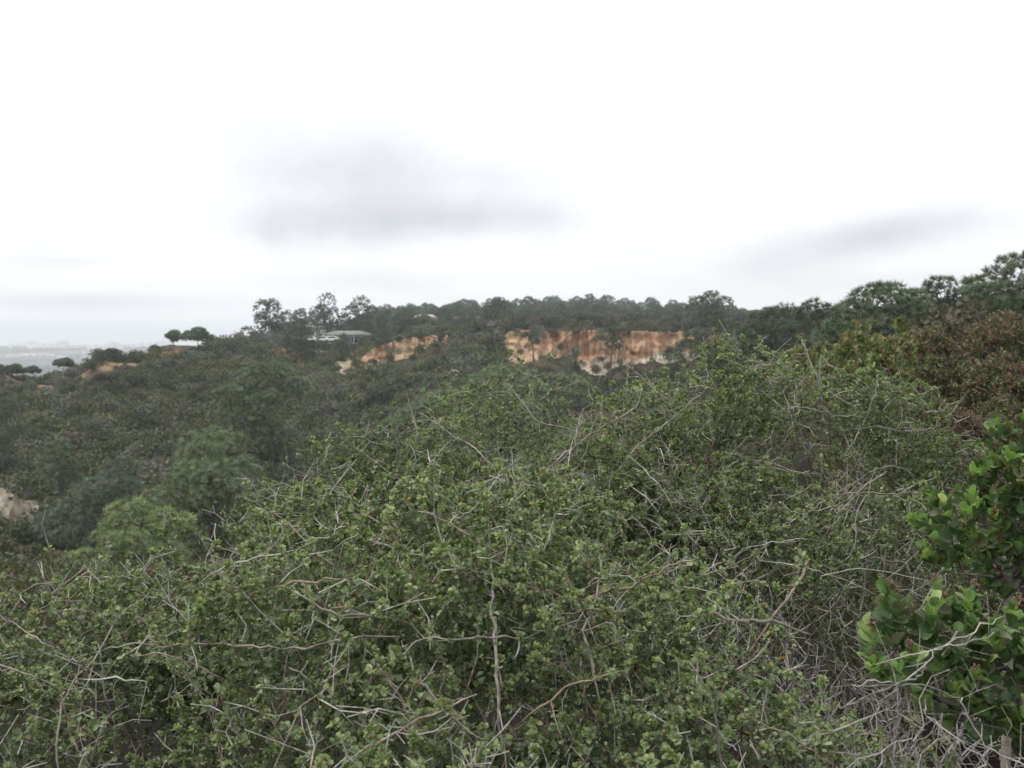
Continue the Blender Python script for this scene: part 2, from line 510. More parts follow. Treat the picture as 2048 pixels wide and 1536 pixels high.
def bluff(name, us, tops, foots, Y0, lean, flute, seed, pale, label, tone=1.0):
    """an eroded cliff: fluted face grid plus a top that runs back into the plateau"""
    n, k = 260, 46
    s = np.linspace(us[0], us[-1], n)
    top = np.interp(s, us, tops) + 2.6 * fbm(s / 15.0, s * 0, seed, 4)
    foot = np.interp(s, us, foots)
    x = (s - 1024) / F * Y0
    zt = EYE + (686 - top) / F * Y0
    zf = EYE + (686 - foot) / F * Y0 - 1.2
    t = np.linspace(0, 1, k)
    T, X = np.meshgrid(t, x, indexing='ij')
    Z = zf + (zt - zf) * T
    g = np.abs(vnoise(X / 1.9, X * 0, seed)) * 0.9 + np.abs(vnoise(X / 0.8, T * 2.0, seed + 4)) * 0.45
    big = fbm(X / 7.0, T * 0.6, seed + 8, 2) * 1.6
    ledge = 0.5 * vnoise(X / 6.0 + 9, T * 7, seed + 2)
    Yy = Y0 - lean * (1 - T) ** 1.3 - lean * 0.25 * (1 - T) ** 4 + flute * (1.9 * g * (0.25 + 0.9 * T) + big * 1.7) - 0.8 * ledge + 0.5 * fbm(X / 1.3, T * 6, seed + 21, 3)
    ends = np.minimum(1, np.minimum(np.arange(n), n - 1 - np.arange(n)) / 22.0)
    Yy = Yy + (1 - ends) * 3.0
    Z = Z + 0.25 * fbm(X / 0.9, T * 9, seed + 6, 3) * (T < 0.97)
    face = np.stack([X, Yy, Z], -1)
    back = []
    for j, bk in enumerate((0.8, 2.5, 6.0, 11.0)):
        yb = Yy[-1] + bk
        back.append(np.stack([x * (yb / Y0), yb, zt - 0.05 - 0.06 * bk + 0.1 * vnoise(x / 1.5, x * 0 + j, seed)], -1))
    grid = np.concatenate([face, np.array(back)])
    K = grid.shape[0]
    ii = np.arange(K * n).reshape(K, n)
    qd = np.stack([ii[:-1, :-1], ii[:-1, 1:], ii[1:, 1:], ii[1:, :-1]], -1).reshape(-1, 4)
    hT = np.concatenate([T, np.ones((4, n))])
    Xc = np.concatenate([X, np.repeat(x[None], 4, 0)])
    wv = hT + 0.13 * fbm(Xc / 5.0, hT * 3, seed + 11, 3)
    orange, deep, tan, pl = np.array([0.41, 0.255, 0.158]), np.array([0.34, 0.195, 0.118]), np.array([0.46, 0.335, 0.21]), np.array([0.52, 0.47, 0.36])
    pw = np.clip((np.interp(Xc, x, np.interp(s, us, pale)) - wv) * 6 + 0.5, 0, 1)[..., None]
    dw = np.clip((wv - 0.62) * 4, 0, 1)[..., None] * np.clip(0.5 + fbm(Xc / 2.5, hT, seed + 15, 3), 0, 1)[..., None]
    ow = np.clip(0.5 + 1.2 * fbm(Xc / 4.0, hT * 2.5, seed + 17, 3), 0, 1)[..., None]
    c = tan * (1 - ow) + orange * ow
    c = c * (1 - dw) + deep * dw
    c = c * (1 - pw) + pl * pw
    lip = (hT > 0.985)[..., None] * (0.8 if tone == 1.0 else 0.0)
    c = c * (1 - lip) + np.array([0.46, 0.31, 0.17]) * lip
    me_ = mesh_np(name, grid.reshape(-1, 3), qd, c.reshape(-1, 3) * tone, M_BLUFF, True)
    o = add(name, me_)
    o['kind'] = 'structure'
    o['label'] = label
    return o


bluff('sandstone_cliff', [996, 1020, 1060, 1130, 1200, 1270, 1330, 1362, 1396], [676, 664, 662, 663, 662, 664, 666, 664, 668], [692, 718, 730, 733, 738, 742, 740, 728, 692],
      176, 4.0, 1.0, 5, [0.1, 0.2, 0.1, 0.15, 0.42, 0.4, 0.6, 0.5, 0.1], 'long fluted orange cliff with pale chalky foot below the plateau')
bluff('sandstone_slope', [708, 735, 765, 800, 850, 893, 912], [728, 706, 688, 679, 673, 673, 694], [738, 738, 740, 741, 736, 718, 708],
      188, 8.5, 0.9, 14, [0.3, 0.2, 0.15, 0.1, 0.1, 0.0, 0.0], 'eroded orange slope with a ragged pale rim below the scrub')

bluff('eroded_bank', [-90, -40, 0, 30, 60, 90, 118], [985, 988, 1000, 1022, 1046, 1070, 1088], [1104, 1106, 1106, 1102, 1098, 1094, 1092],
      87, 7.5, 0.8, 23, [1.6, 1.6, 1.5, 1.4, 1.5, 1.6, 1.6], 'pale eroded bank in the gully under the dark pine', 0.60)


# ------------------------------------------------------------------ plant machinery
def mst(Pt, nroot, bf):
    """minimum spanning tree that also keeps paths to the root short: reads as natural branching"""
    n = len(Pt)
    par = np.full(n, -1)
    path = np.zeros(n)
    best = np.full(n, 1e9)
    link = np.zeros(n, int)
    alive = np.ones(n, bool)
    order = []
    for i in range(nroot):
        alive[i] = False
        order.append(i)
        d = np.linalg.norm(Pt - Pt[i], axis=1)
        up_ = (d < best) & alive
        best[up_] = d[up_]
        link[up_] = i
    best[~alive] = 1e9
    for _ in range(n - nroot):
        i = int(np.argmin(best))
        j = link[i]
        par[i] = j
        path[i] = path[j] + np.linalg.norm(Pt[i] - Pt[j])
        alive[i] = False
        best[i] = 1e9
        order.append(i)
        q = Pt - Pt[i]
        d = np.sqrt(np.einsum('ij,ij->i', q, q)) + bf * path[i]
        up_ = (d < best) & alive
        best[up_] = d[up_]
        link[up_] = i
    cnt = np.zeros(n)
    kids = np.zeros(n, int)
    for i in order:
        if par[i] >= 0:
            kids[par[i]] += 1
    cnt[kids == 0] = 1
    for i in reversed(order):
        if par[i] >= 0:
            cnt[par[i]] += cnt[i]
    return par, cnt, kids, order


def frames(d):
    d = unit(d)
    h = np.where(np.abs(d[:, 2:3]) > 0.9, np.array([[1.0, 0, 0]]), np.array([[0, 0, 1.0]]))
    a = unit(np.cross(d, h))
    return d, a, np.cross(d, a)


def prisms(A, B, ra, rb, sides=3):
    """a tapered prism along each edge A->B"""
    d, a, b = frames(B - A)
    A = A - d * ra[:, None] * 0.5
    th = np.arange(sides) * 2 * np.pi / sides
    ring = a[:, None] * np.cos(th)[None, :, None] + b[:, None] * np.sin(th)[None, :, None]
    V_ = np.concatenate([A[:, None] + ring * ra[:, None, None], B[:, None] + ring * rb[:, None, None]], 1)
    n = len(A)
    base_ = (np.arange(n) * 2 * sides)[:, None, None]
    k = np.arange(sides)
    f = np.stack([k, (k + 1) % sides, sides + (k + 1) % sides, sides + k], -1)
    return V_.reshape(-1, 3), (base_ + f[None]).reshape(-1, 4)


def sweep(pts, rads, sides=6):
    """one smooth tapered tube through points"""
    pts = np.asarray(pts, float)
    n = len(pts)
    tg = unit(np.gradient(pts, axis=0))
    a = unit(np.cross(tg[0], [0.31, 0.2, 0.93]))
    th = np.arange(sides) * 2 * np.pi / sides
    out = []
    for i in range(n):
        a = unit(a - tg[i] * np.dot(a, tg[i]))
        b = np.cross(tg[i], a)
        out.append(pts[i] + rads[i] * (np.cos(th)[:, None] * a + np.sin(th)[:, None] * b))
    out.append([pts[-1] + tg[-1] * rads[-1] * 0.6])
    V_ = np.concatenate(out)
    ii = np.arange(n * sides).reshape(n, sides)
    q = np.stack([ii[:-1], np.roll(ii[:-1], -1, 1), np.roll(ii[1:], -1, 1), ii[1:]], -1).reshape(-1, 4)
    tip = np.stack([ii[-1], np.roll(ii[-1], -1), np.full(sides, n * sides)], -1)
    return V_, [q, tip]


def smooth_path(pts, m=4):
    pts = np.asarray(pts, float)
    if len(pts) < 3:
        t = np.linspace(0, 1, m + 1)[:, None]
        return pts[0] * (1 - t) + pts[-1] * t
    e = np.concatenate([[2 * pts[0] - pts[1]], pts, [2 * pts[-1] - pts[-2]]])
    out = []
    for i in range(1, len(e) - 2):
        for t in np.arange(m) / m:
            p0, p1, p2, p3 = e[i - 1:i + 3]
            out.append(0.5 * (2 * p1 + (p2 - p0) * t + (2 * p0 - 5 * p1 + 4 * p2 - p3) * t * t + (3 * p1 - p0 - 3 * p2 + p3) * t ** 3))
    out.append(pts[-1])
    return np.array(out)


def leaf_shape(nb, spike, wid, cup, tipw=0.0):
    """leaf outline with nb border points round a midpoint; y runs from stalk (0) to tip (1)"""
    a = np.arange(nb) * 2 * np.pi / nb
    s = 1 + spike * np.where(np.arange(nb) % 2 == 0, 1, -1)
    x = 0.5 * wid * np.sin(a) * s
    y = 0.5 - 0.5 * np.cos(a) * s
    x = x * (1 + tipw * (y - 0.5))
    z = cup * np.abs(x) * 1.6 + 0.05 * np.where(np.arange(nb) % 2 == 0, 1, -1) * (spike > 0)
    z = z - cup * 0.5 * (y - 0.4) ** 2
    V_ = np.concatenate([[[0, 0.48, -0.02]], np.stack([x, y, z], -1)])
    k = np.arange(nb)
    f = np.stack([np.zeros(nb, int), 1 + (k + 1) % nb, 1 + k], -1)
    return V_, f


# folded leaves for the mass of the foliage: midrib low, lobed halves raised
FOLD = (np.array([[0, 0, 0], [0.34, 0.22, 0.10], [0.30, 0.52, 0.09], [0.40, 0.78, 0.14], [0.02, 1.02, 0.02], [-0.38, 0.74, 0.13], [-0.28, 0.48, 0.08], [-0.36, 0.20, 0.11]]),
        np.array([(0, 1, 2), (0, 2, 4), (2, 3, 4), (0, 4, 6), (4, 5, 6), (0, 6, 7)])[:, ::-1])
FOLD2 = (np.array([[0, 0, 0], [0.40, 0.55, 0.14], [0.0, 1.0, 0.0], [-0.40, 0.50, 0.14]]), np.array([(0, 1, 2), (0, 2, 3)])[:, ::-1])
FOLD4 = (np.array([[0, 0, 0], [0.42, 0.42, 0.13], [0.26, 0.86, 0.10], [-0.02, 1.0, 0.0], [-0.34, 0.82, 0.12], [-0.40, 0.36, 0.13]]),
         np.array([(0, 1, 3), (1, 2, 3), (0, 3, 5), (3, 4, 5)])[:, ::-1])


def orient(nrm, dirv):
    """rotation matrices with y = dirv (made square to nrm) and z = nrm"""
    z = unit(nrm)
    y = unit(dirv - z * np.einsum('ij,ij->i', dirv, z)[:, None])
    x = np.cross(y, z)
    return np.stack([x, y, z], -1)


def scatter(tpl, pos, R, sc):
    TV, TF = tpl
    V_ = np.einsum('nij,kj->nki', R, TV) * sc[:, None, None] + pos[:, None]
    f = (np.arange(len(pos)) * len(TV))[:, None, None] + TF[None]
    return V_.reshape(-1, 3), f.reshape(-1, TF.shape[1])


def inside(ells, p):
    """largest membership: >1 outside every lobe, 0 at a lobe centre"""
    q = np.full(len(p), 9.0)
    for e in ells:
        d = (p - np.array(e[:3])) / np.array(e[3:6])
        q = np.minimum(q, np.sqrt((d * d).sum(1)))
    return q


def bush_nodes(ells, n, g, depth=0.32, poke=0.05, facing=True):
    vols = np.array([e[3] * e[4] * e[5] for e in ells]) ** 0.62
    out = []
    tot = 0
    eye = np.array([0, 0, EYE])
    while tot < n:
        m = n * 2
        k = g.choice(len(ells), m, p=vols / vols.sum())
        E = np.array([e[:6] for e in ells])[k]
        d = unit(g.normal(size=(m, 3)) + np.array([0, 0, 0.35]))
        lump = 1 + 0.10 * vnoise(d[:, 0] * 4 + k * 7, d[:, 1] * 4 + d[:, 2] * 3, 77)
        rr_ = np.where(g.random(m) < 0.82, 1 - depth * g.random(m) ** 1.4, g.random(m) ** 0.5)
        rr_ = np.where(g.random(m) < 0.06, 1 + poke + 2.2 * poke * g.random(m), rr_) * lump
        p = E[:, :3] + d * E[:, 3:] * rr_[:, None]
        ok = inside(ells, p) > np.where(rr_ < 1 - depth, 0.0, 1 - depth * 1.15)
        ok &= p[:, 2] > ground(p[:, 0], p[:, 1]) + 0.02
        if facing:
            nn = unit(d / E[:, 3:])
            f = np.einsum('ij,ij->i', nn, unit(eye - p))
            ok &= (f > -0.25) | (g.random(m) < 0.3)
        out.append(p[ok])
        tot += ok.sum()
    return np.concatenate(out)[:n]


def twig_tree(name, nodes, roots, bf, parent, mat_b, mat_t, rtip, expo, thick, max_br, rmax=0.03, twig_name='twigs'):
    """branches (each its own part) and the mass of thin twigs"""
    Pt = np.concatenate([roots, nodes])
    par, cnt, kids, order = mst(Pt, len(roots), bf)
    r = np.minimum(rtip * cnt ** expo, rmax)
    org = np.array(parent.location)
    # chains: follow the heaviest child
    heavy = np.full(len(Pt), -1)
    hv = np.zeros(len(Pt))
    for i in order:
        p = par[i]
        if p >= 0 and cnt[i] > hv[p]:
            hv[p] = cnt[i]
            heavy[p] = i
    starts = [i for i in order if par[i] >= 0 and heavy[par[i]] != i] + list(range(len(roots)))
    used = np.zeros(len(Pt), bool)
    chains = []
    for s_ in starts:
        ch = [par[s_]] if par[s_] >= 0 else []
        i = s_
        while i >= 0 and (r[i] > thick or len(ch) < 2):
            ch.append(i)
            i = heavy[i]
        if r[s_] > thick and len(ch) > 2:
            chains.append((r[s_] * len(ch), ch))
    chains.sort(key=lambda c: -c[0])
    for _, ch in chains[:max_br]:
        pts = Pt[ch] - org
        rd = r[ch].copy()
        rd[0] = min(rd[0], rd[1] * 1.15)
        pp = smooth_path(pts, 3)
        rp = np.interp(np.linspace(0, 1, len(pp)), np.linspace(0, 1, len(ch)), rd)
        Vb, Fb = sweep(pp, rp, 6)
        add('branch', mesh_np('branch', Vb, Fb, None, mat_b, True), parent)
        used[ch[1:]] = True
    e = np.where((par >= 0) & ~used)[0]
    Vt, Ft = prisms(Pt[par[e]] - org, Pt[e] - org, np.minimum(r[e] * 1.12, r[par[e]]), r[e], 3)
    o = add(twig_name, mesh_np(twig_name, Vt, Ft, None, mat_t, False), parent)
    o['kind'] = 'stuff'
    return Pt, par, cnt, r


def jitter_cols(g, n, base, var, tints):
    """leaf colours: base tints mixed at random"""
    t = np.array([b for b, _ in tints])
    p = np.array([q for _, q in tints])
    c = t[g.choice(len(t), n, p=p / p.sum())]
    c = c * (1 + var * g.normal(size=(n, 1))) * (1 + 0.06 * g.normal(size=(n, 3)))
    return np.clip(c, 0.004, 0.8) * base


OAK_T = [((0.165, 0.210, 0.096), 0.40), ((0.108, 0.150, 0.068), 0.24), ((0.245, 0.286, 0.155), 0.28), ((0.23, 0.235, 0.10), 0.07), ((0.36, 0.17, 0.04), 0.006), ((0.20, 0.11, 0.05), 0.012)]


def oak(label, ells, n, per, g, nb=9, size=0.019, base=(1.0, 1.0, 1.0), nleaf=300, max_br=40, rtip=0.0009, poke=0.06, roots=None, bald=None):
    c0 = np.mean([e[:2] for e in ells], axis=0)
    rootz = gz1(*c0)
    o = thing('scrub_oak', label, 'bush', (c0[0], c0[1], rootz), 'scrub oaks in front of the camera')
    main = list(ells)
    for e in main:                                 # each lobe is built of smaller leafy heads
        for k in range(6):
            d = unit(g.normal(size=3) * np.array([1, 1, 0.6]) + np.array([0, -0.25, 0.75]))
            rb = (0.15 + 0.09 * g.random()) * (0.6 + 0.8 * e[3])
            c = np.array(e[:3]) + d * (np.array(e[3:6]) - rb * 0.45)
            ells = ells + [(c[0], c[1], c[2], rb * 1.25, rb * 1.25, rb)]
    nodes = bush_nodes(ells, n, g, 0.34, poke)
    rts = []
    for e in main:
        for k in range(2):
            x, y = e[0] + g.normal() * e[3] * 0.25, e[1] + g.normal() * e[4] * 0.25
            rts.append((x, y, gz1(x, y) - 0.03))
    Pt, par, cnt, r = twig_tree('scrub_oak', nodes, np.array(rts), 0.35, o, M_BRANCH, M_TWIG, rtip, 0.40, 0.0042, max_br, 0.016)
    thin = np.where((par >= 0) & (cnt <= 6))[0]
    q = inside(ells, Pt[thin])
    wt_ = np.clip((q - 0.40) * 3.0, 0.20, 1.0) * np.where(cnt[thin] == 1, 1.6, 1.0)
    upz = np.zeros(len(thin))                  # leaves crowd the tops of the heads, their flanks are twiggier
    bq = np.full(len(thin), 9.0)
    for e in ells:
        dd = (Pt[thin] - np.array(e[:3])) / np.array(e[3:6])
        qq = np.sqrt((dd * dd).sum(1))
        nn = unit(dd / np.array(e[3:6]))
        upz = np.where(qq < bq, nn[:, 2], upz)
        bq = np.minimum(bq, qq)
    wt_ *= 0.48 + 0.85 * np.clip(upz * 0.75 + 0.3, 0, 1)
    if bald is not None:                      # patches where the twigs carry few leaves
        for (bx, by, bz, br, keep) in bald:
            d = np.linalg.norm(Pt[thin] - np.array([bx, by, bz]), axis=1)
            wt_ *= np.where(d < br, keep + (1 - keep) * (d / br) ** 3, 1)
    clump = np.clip(0.8 + 0.95 * fbm(Pt[thin][:, 0] * 6 + Pt[thin][:, 2] * 3, Pt[thin][:, 1] * 6 - Pt[thin][:, 2] * 5, 55, 2), 0.28, 1.6)
    k = g.poisson(per * 3.1 * wt_ * clump)
    src = np.repeat(thin, k)
    m = len(src)
    t = np.where(g.random(m) < 0.6, 1 - 0.16 * g.random(m), g.random(m))[:, None]
    A, B = Pt[par[src]], Pt[src]
    ed = unit(B - A)
    young = g.normal(size=len(Pt))                 # shoots differ in age: size and colour of their leaves
    t = np.where(g.random((m, 1)) < 0.5, 1 - 0.10 * g.random((m, 1)), t)
    pos = A * (1 - t) + B * t
    out = unit(g.normal(size=(m, 3)) + ed * 0.6 + np.array([0, 0, 0.45]))
    pos = pos + out * (0.002 + 0.004 * g.random((m, 1)))
    nrm = unit(np.array([0, 0, 0.85]) + 0.95 * g.normal(size=(m, 3)) + 0.25 * unit(np.array([0, 0, EYE]) - pos))
    R = orient(nrm, out)
    sc = size * (0.43 if nb > 7 else 0.47) * np.clip(1 + 0.30 * g.normal(size=m) + 0.12 * young[src], 0.4, 1.9)
    C = jitter_cols(g, m, 1.0, 0.18, OAK_T) * np.array(base) * np.clip(1 + 0.22 * young[src][:, None] * np.array([1.15, 1.0, 0.8]), 0.5, 1.7)
    org = np.array(o.location)
    # old leaves deep inside, coloured extra dark to paint in the inner shade
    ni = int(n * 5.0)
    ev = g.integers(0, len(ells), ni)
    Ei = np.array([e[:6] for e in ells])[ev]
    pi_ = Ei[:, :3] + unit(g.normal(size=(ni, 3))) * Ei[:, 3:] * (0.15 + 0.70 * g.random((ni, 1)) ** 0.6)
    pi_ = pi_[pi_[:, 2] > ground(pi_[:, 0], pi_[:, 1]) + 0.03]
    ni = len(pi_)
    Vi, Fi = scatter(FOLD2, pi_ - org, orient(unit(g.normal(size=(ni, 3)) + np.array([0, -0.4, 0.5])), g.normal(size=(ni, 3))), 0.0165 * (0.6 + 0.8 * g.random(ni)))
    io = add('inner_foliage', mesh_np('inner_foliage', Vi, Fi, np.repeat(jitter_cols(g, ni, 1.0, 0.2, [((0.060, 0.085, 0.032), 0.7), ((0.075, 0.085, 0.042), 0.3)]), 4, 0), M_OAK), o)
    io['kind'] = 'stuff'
    # the leaves that show largest: parts of their own
    dist = np.linalg.norm(pos - np.array([0, 0, EYE]), axis=1)
    pu, pv = proj(pos)
    show = np.minimum(sc, size * 0.6) / dist * np.clip(inside(ells, pos) - 0.85, 0.02, 0.3) * ((pu > 0) & (pu < 2048) & (pv < 1536) & (pv > 0))
    pick = np.argsort(-show)[:nleaf] if nleaf else np.array([], int)
    keep = np.ones(m, bool)
    keep[pick] = False
    tplo = FOLD4 if nb > 7 else FOLD2
    LV, LF = scatter(tplo, pos[keep] - org, R[keep], sc[keep])
    lo = add('foliage', mesh_np('foliage', LV, LF, np.repeat(C[keep], len(tplo[0]), 0), M_OAK), o)
    lo['kind'] = 'stuff'
    # short bare twig ends standing out of the leaves
    nk = int(n * (0.19 if nb > 7 else 0.13))
    src = g.choice(thin[q > 0.8], nk)
    d0 = unit(g.normal(size=(nk, 3)) + np.array([0, 0, 0.35]) + 0.5 * unit(np.array([0, 0, EYE]) - Pt[src]))
    ln = 0.035 + 0.10 * g.random(nk) ** 1.5
    A0 = Pt[src]
    A1 = A0 + d0 * ln[:, None] * 0.55
    A2 = A1 + unit(d0 + 0.35 * g.normal(size=(nk, 3))) * ln[:, None] * 0.5
    A3 = A1 + unit(d0 + 0.9 * g.normal(size=(nk, 3))) * ln[:, None] * 0.35
    rk = 0.0009 + 0.0008 * g.random(nk)
    vk, fk = prisms(np.concatenate([A0, A1, A1]) - org, np.concatenate([A1, A2, A3]) - org, np.concatenate([rk * 1.15, rk, rk * 0.8]), np.concatenate([rk, rk * 0.7, rk * 0.5]), 4)
    to = add('bare_twigs', mesh_np('bare_twigs', vk, fk, None, M_STIFF), o)
    to['kind'] = 'stuff'
    var = []
    for s_ in range(10):
        TV, TF = leaf_shape(12, 0.10 + 0.06 * g.random(), 0.75 + 0.25 * g.random(), 0.2 + 0.25 * g.random(), 0.3)
        cc = jitter_cols(g, 1, 1.0, 0.2, OAK_T[:4])[0] * np.array(base)
        var.append(mesh_np('leaf', TV, TF, np.repeat(cc[None], len(TV), 0), M_OAK))
    for j, i in enumerate(pick):
        mw = Matrix(np.block([[R[i] * min(sc[i], size * 0.72) * 1.1, (pos[i] - org)[:, None]], [np.zeros((1, 3)), np.ones((1, 1))]]).tolist())
        add('leaf', var[j % 10], o, mw=mw)
    return o, Pt


def stick(parent, uv, Y, r0, r1, mat, g, name='branch', spurs=2, wob=0.0045):
    """a bare branch seen in the photograph, at its own depth, with a few side spurs"""
    org = np.array(parent.location)
    if isinstance(Y, (int, float)):
        Y = [Y] * len(uv)
    pts = np.array([P(u, v, y + 0.055) for (u, v), y in zip(uv, Y)])
    if r1 > r0:
        pts, r0, r1 = pts[::-1], r1, r0
    back = unit(unit(pts[0] - pts[1]) * 0.9 + np.array([0.0, 0.45, -0.25]))            # the thick end runs on into the bush
    pts = np.concatenate([[pts[0] + back * 0.12], pts])
    pp = smooth_path(pts, 4)
    r0, r1 = r0 * 0.46, r1 * 0.36
    pp = pp + g.normal(size=pp.shape) * wob * np.minimum(1, np.arange(len(pp)) / 2.0)[:, None] * 0.5
    rp = np.linspace(r0, r1, len(pp)) * (1 + 0.08 * g.normal(size=len(pp))) * np.clip(0.35 + np.arange(len(pp)) / 5.0, 0, 1)
    ends_ = [pp[-1]]
    Vb, Fb = sweep(pp - org, rp, 6)
    VV, FF = [Vb], [[f for f in Fb]]
    b = add(name, mesh_np(name, Vb, Fb, None, mat, True), parent)
    for _ in range(spurs):
        i = g.integers(1, len(pp) - 1)
        d = unit(pp[i + 1 if i + 1 < len(pp) else i] - pp[i - 1])
        side = unit(d * 0.5 + 0.8 * unit(g.normal(size=3)))
        L = 0.03 + 0.09 * g.random()
        sp = np.array([pp[i], pp[i] + side * L * 0.5 + g.normal(size=3) * 0.004, pp[i] + side * L])
        Vs, Fs = sweep(sp - org, np.array([0.5, 0.38, 0.25]) * rp[i], 5)
        add('spur', mesh_np('spur', Vs, Fs, None, mat, True), b)
        ends_.append(sp[-1])
        ends_.append((sp[0] + sp[1]) / 2)
    if mat in (M_PINK, M_BRANCH):                  # living branches carry small leaf rosettes at their ends
        for e in ends_:
            n_ = int(g.integers(3, 7))
            ps = e + 0.005 * g.normal(size=(n_, 3))
            dr_ = unit(g.normal(size=(n_, 3)) + np.array([0, 0, 0.5]))
            Rl = orient(unit(np.array([0, -0.1, 0.8]) + 0.8 * g.normal(size=(n_, 3))), dr_)
            Vl, Fl = scatter(FOLD, ps - org, Rl, 0.0105 * (0.6 + 0.8 * g.random(n_)))
            add('leaf_rosette', mesh_np('leaf_rosette', Vl, Fl, np.repeat(jitter_cols(g, n_, 1.25, 0.15, OAK_T[:4]), len(FOLD[0]), 0), M_OAK), b)
    return b


# ------------------------------------------------------------------ pines
def tuft_shape(n, g, wdt):
    """a pompon of stiff needles, unit length, opening along +z"""
    d = unit(np.stack([g.normal(size=n), g.normal(size=n), 0.45 + 0.75 * np.abs(g.normal(size=n))], -1))
    L = 0.75 + 0.35 * g.random(n)
    s = unit(np.cross(d, g.normal(size=(n, 3)))) * wdt
    tip = d * L[:, None] + np.array([0, 0, -0.10]) * (1 - d[:, 2:3])
    V_ = np.stack([d * 0.06 - s, d * 0.06 + s, tip], 1).reshape(-1, 3)
    return V_, np.arange(n * 3).reshape(-1, 3)


PINE_T = {
    'dark': [((0.082, 0.114, 0.076), 0.6), ((0.104, 0.138, 0.092), 0.3), ((0.126, 0.142, 0.096), 0.1)],
    'mid': [((0.122, 0.164, 0.108), 0.6), ((0.152, 0.196, 0.130), 0.4)],
    'light': [((0.170, 0.222, 0.136), 0.6), ((0.208, 0.262, 0.162), 0.4)],
    'bright': [((0.225, 0.295, 0.150), 0.6), ((0.262, 0.328, 0.176), 0.4)],
    'blue': [((0.118, 0.155, 0.124), 0.6), ((0.148, 0.184, 0.148), 0.4)],
}


def pine_meshes(w_, h_, trunk_h, ntuft, nneedle, tlen, g, tint, flat=0.5, nlobe=12, lean=0.0, gaps=0.0, wdt=0.05, limbs=10, fill=0.45, sep=0.75):
    """crown w_ wide and h_ tall carried trunk_h above the foot; returns the meshes of trunk, limbs, crown"""
    zc = trunk_h + h_ * 0.42
    lob = []
    for i in range(nlobe):                       # clumps spread over a dome, a few hang lower down
        a = i * 2.39996 + 0.5 * g.normal()
        rho = math.sqrt((i + 0.5) / nlobe) * (0.92 + 0.16 * g.random())
        low = i % 5 in (1, 3)
        z = trunk_h + h_ * ((0.10 + 0.50 * g.random() * (1.1 - rho)) if low else (0.22 + 0.58 * (1 - rho ** 2.2) + (0.06 if sep > 1 else 0.04) * g.normal()))
        sx = w_ * ((0.14 + 0.10 * g.random()) if sep > 1 else (0.15 + 0.08 * g.random())) * (12.0 / nlobe) ** 0.25
        rr_ = max(rho * 0.5 * w_ - sx * 0.6 + 0.05 * w_ * g.normal(), 0) * (0.8 if low else 1.0)
        lob.append((rr_ * math.cos(a) + lean * (z / (trunk_h + h_)), rr_ * math.sin(a), z, sx, sx * (0.8 + 0.4 * g.random()), min(sx * flat * (0.9 + 0.5 * g.random()), h_ * 0.30)))
    E = np.array(lob)
    m = ntuft * 7
    k = g.integers(0, len(E), m)
    d = unit(g.normal(size=(m, 3)) + np.array([0, 0, 0.5]))
    p = E[k, :3] + d * E[k, 3:] * (1.05 - fill * g.random((m, 1)))
    ok = inside(lob, p) > 0.95 - fill
    if gaps:
        ok &= fbm(p[:, 0] / (0.16 * w_), p[:, 2] / (0.12 * w_) + p[:, 1] / (0.2 * w_), 91, 2) > gaps - 0.6
    p, d = p[ok], d[ok]
    cell = {}
    keep = []
    gap = tlen * sep
    for i in range(len(p)):                      # tufts keep some distance from each other
        c = tuple(np.floor(p[i] / gap).astype(int))
        if c in cell:
            continue
        cell[c] = i
        keep.append(i)
        if len(keep) >= ntuft:
            break
    tp, tn = p[keep], d[keep]
    ntuft = len(keep)
    # skeleton: a bent trunk, lobe centres, then the tufts
    nt_ = 9
    tz = np.linspace(0, 1, nt_)
    bend = 0.05 * w_ * np.sin(tz * 5 + g.random() * 6) * tz
    trunk = np.stack([lean * tz ** 1.5 + bend, 0.05 * w_ * np.cos(tz * 4 + g.random() * 6) * tz, tz * (trunk_h + h_ * 0.72)], -1)
    inner = np.concatenate([E[:, :3], E[:, :3] * 0.55 + np.stack([np.interp(E[:, 2] * 0.8, trunk[:, 2], trunk[:, 0]), np.interp(E[:, 2] * 0.8, trunk[:, 2], trunk[:, 1]), E[:, 2] * 0.72], -1) * 0.45])
    Pt = np.concatenate([trunk, inner, tp])
    par, cnt, kids, order = mst(Pt, nt_, 0.25)
    r = np.minimum(0.011 * cnt ** 0.46, 0.016 * (trunk_h + h_) + 0.05)
    Vt, Ft = sweep(smooth_path(trunk, 3), np.interp(np.linspace(0, 1, 3 * (nt_ - 1) + 1), [0, 0.06, 1], [0.030, 0.021, 0.006]) * (trunk_h + h_), 9)
    out = {'trunk': mesh_np('trunk', Vt, Ft, None, M_TRUNK, True), 'limb': []}
    sub = np.full(len(Pt), -1)
    for i in order:
        if par[i] >= 0:
            sub[i] = i if par[i] < nt_ else sub[par[i]]
    gr, c_ = np.unique(sub[sub >= 0], return_counts=True)
    big = gr[np.argsort(-c_)][:limbs]
    rest = []
    for s_ in gr:
        e = np.where(sub == s_)[0]
        if s_ in big:
            Vl, Fl = prisms(Pt[par[e]], Pt[e], np.minimum(r[e] * 1.15, r[s_]), r[e] * 0.9, 3 if len(e) > 60 else 4)
            out['limb'].append(mesh_np('limb', Vl, Fl, None, M_TRUNK, True))
        else:
            rest.extend(e)
    if rest:
        e = np.array(rest)
        Vl, Fl = prisms(Pt[par[e]], Pt[e], r[e], r[e] * 0.9, 3)
        out['rest'] = mesh_np('small_limbs', Vl, Fl, None, M_TRUNK, True)
    ax = unit(tn * 0.7 + np.array([0, 0, 0.9]) + 0.35 * g.normal(size=tn.shape))
    R = orient(ax, g.normal(size=tn.shape))
    cols = jitter_cols(g, ntuft, 1.0, 0.24, PINE_T[tint])
    VV, FF, CC, off = [], [], [], 0
    kinds = [tuft_shape(nneedle, g, wdt) for _ in range(6)]
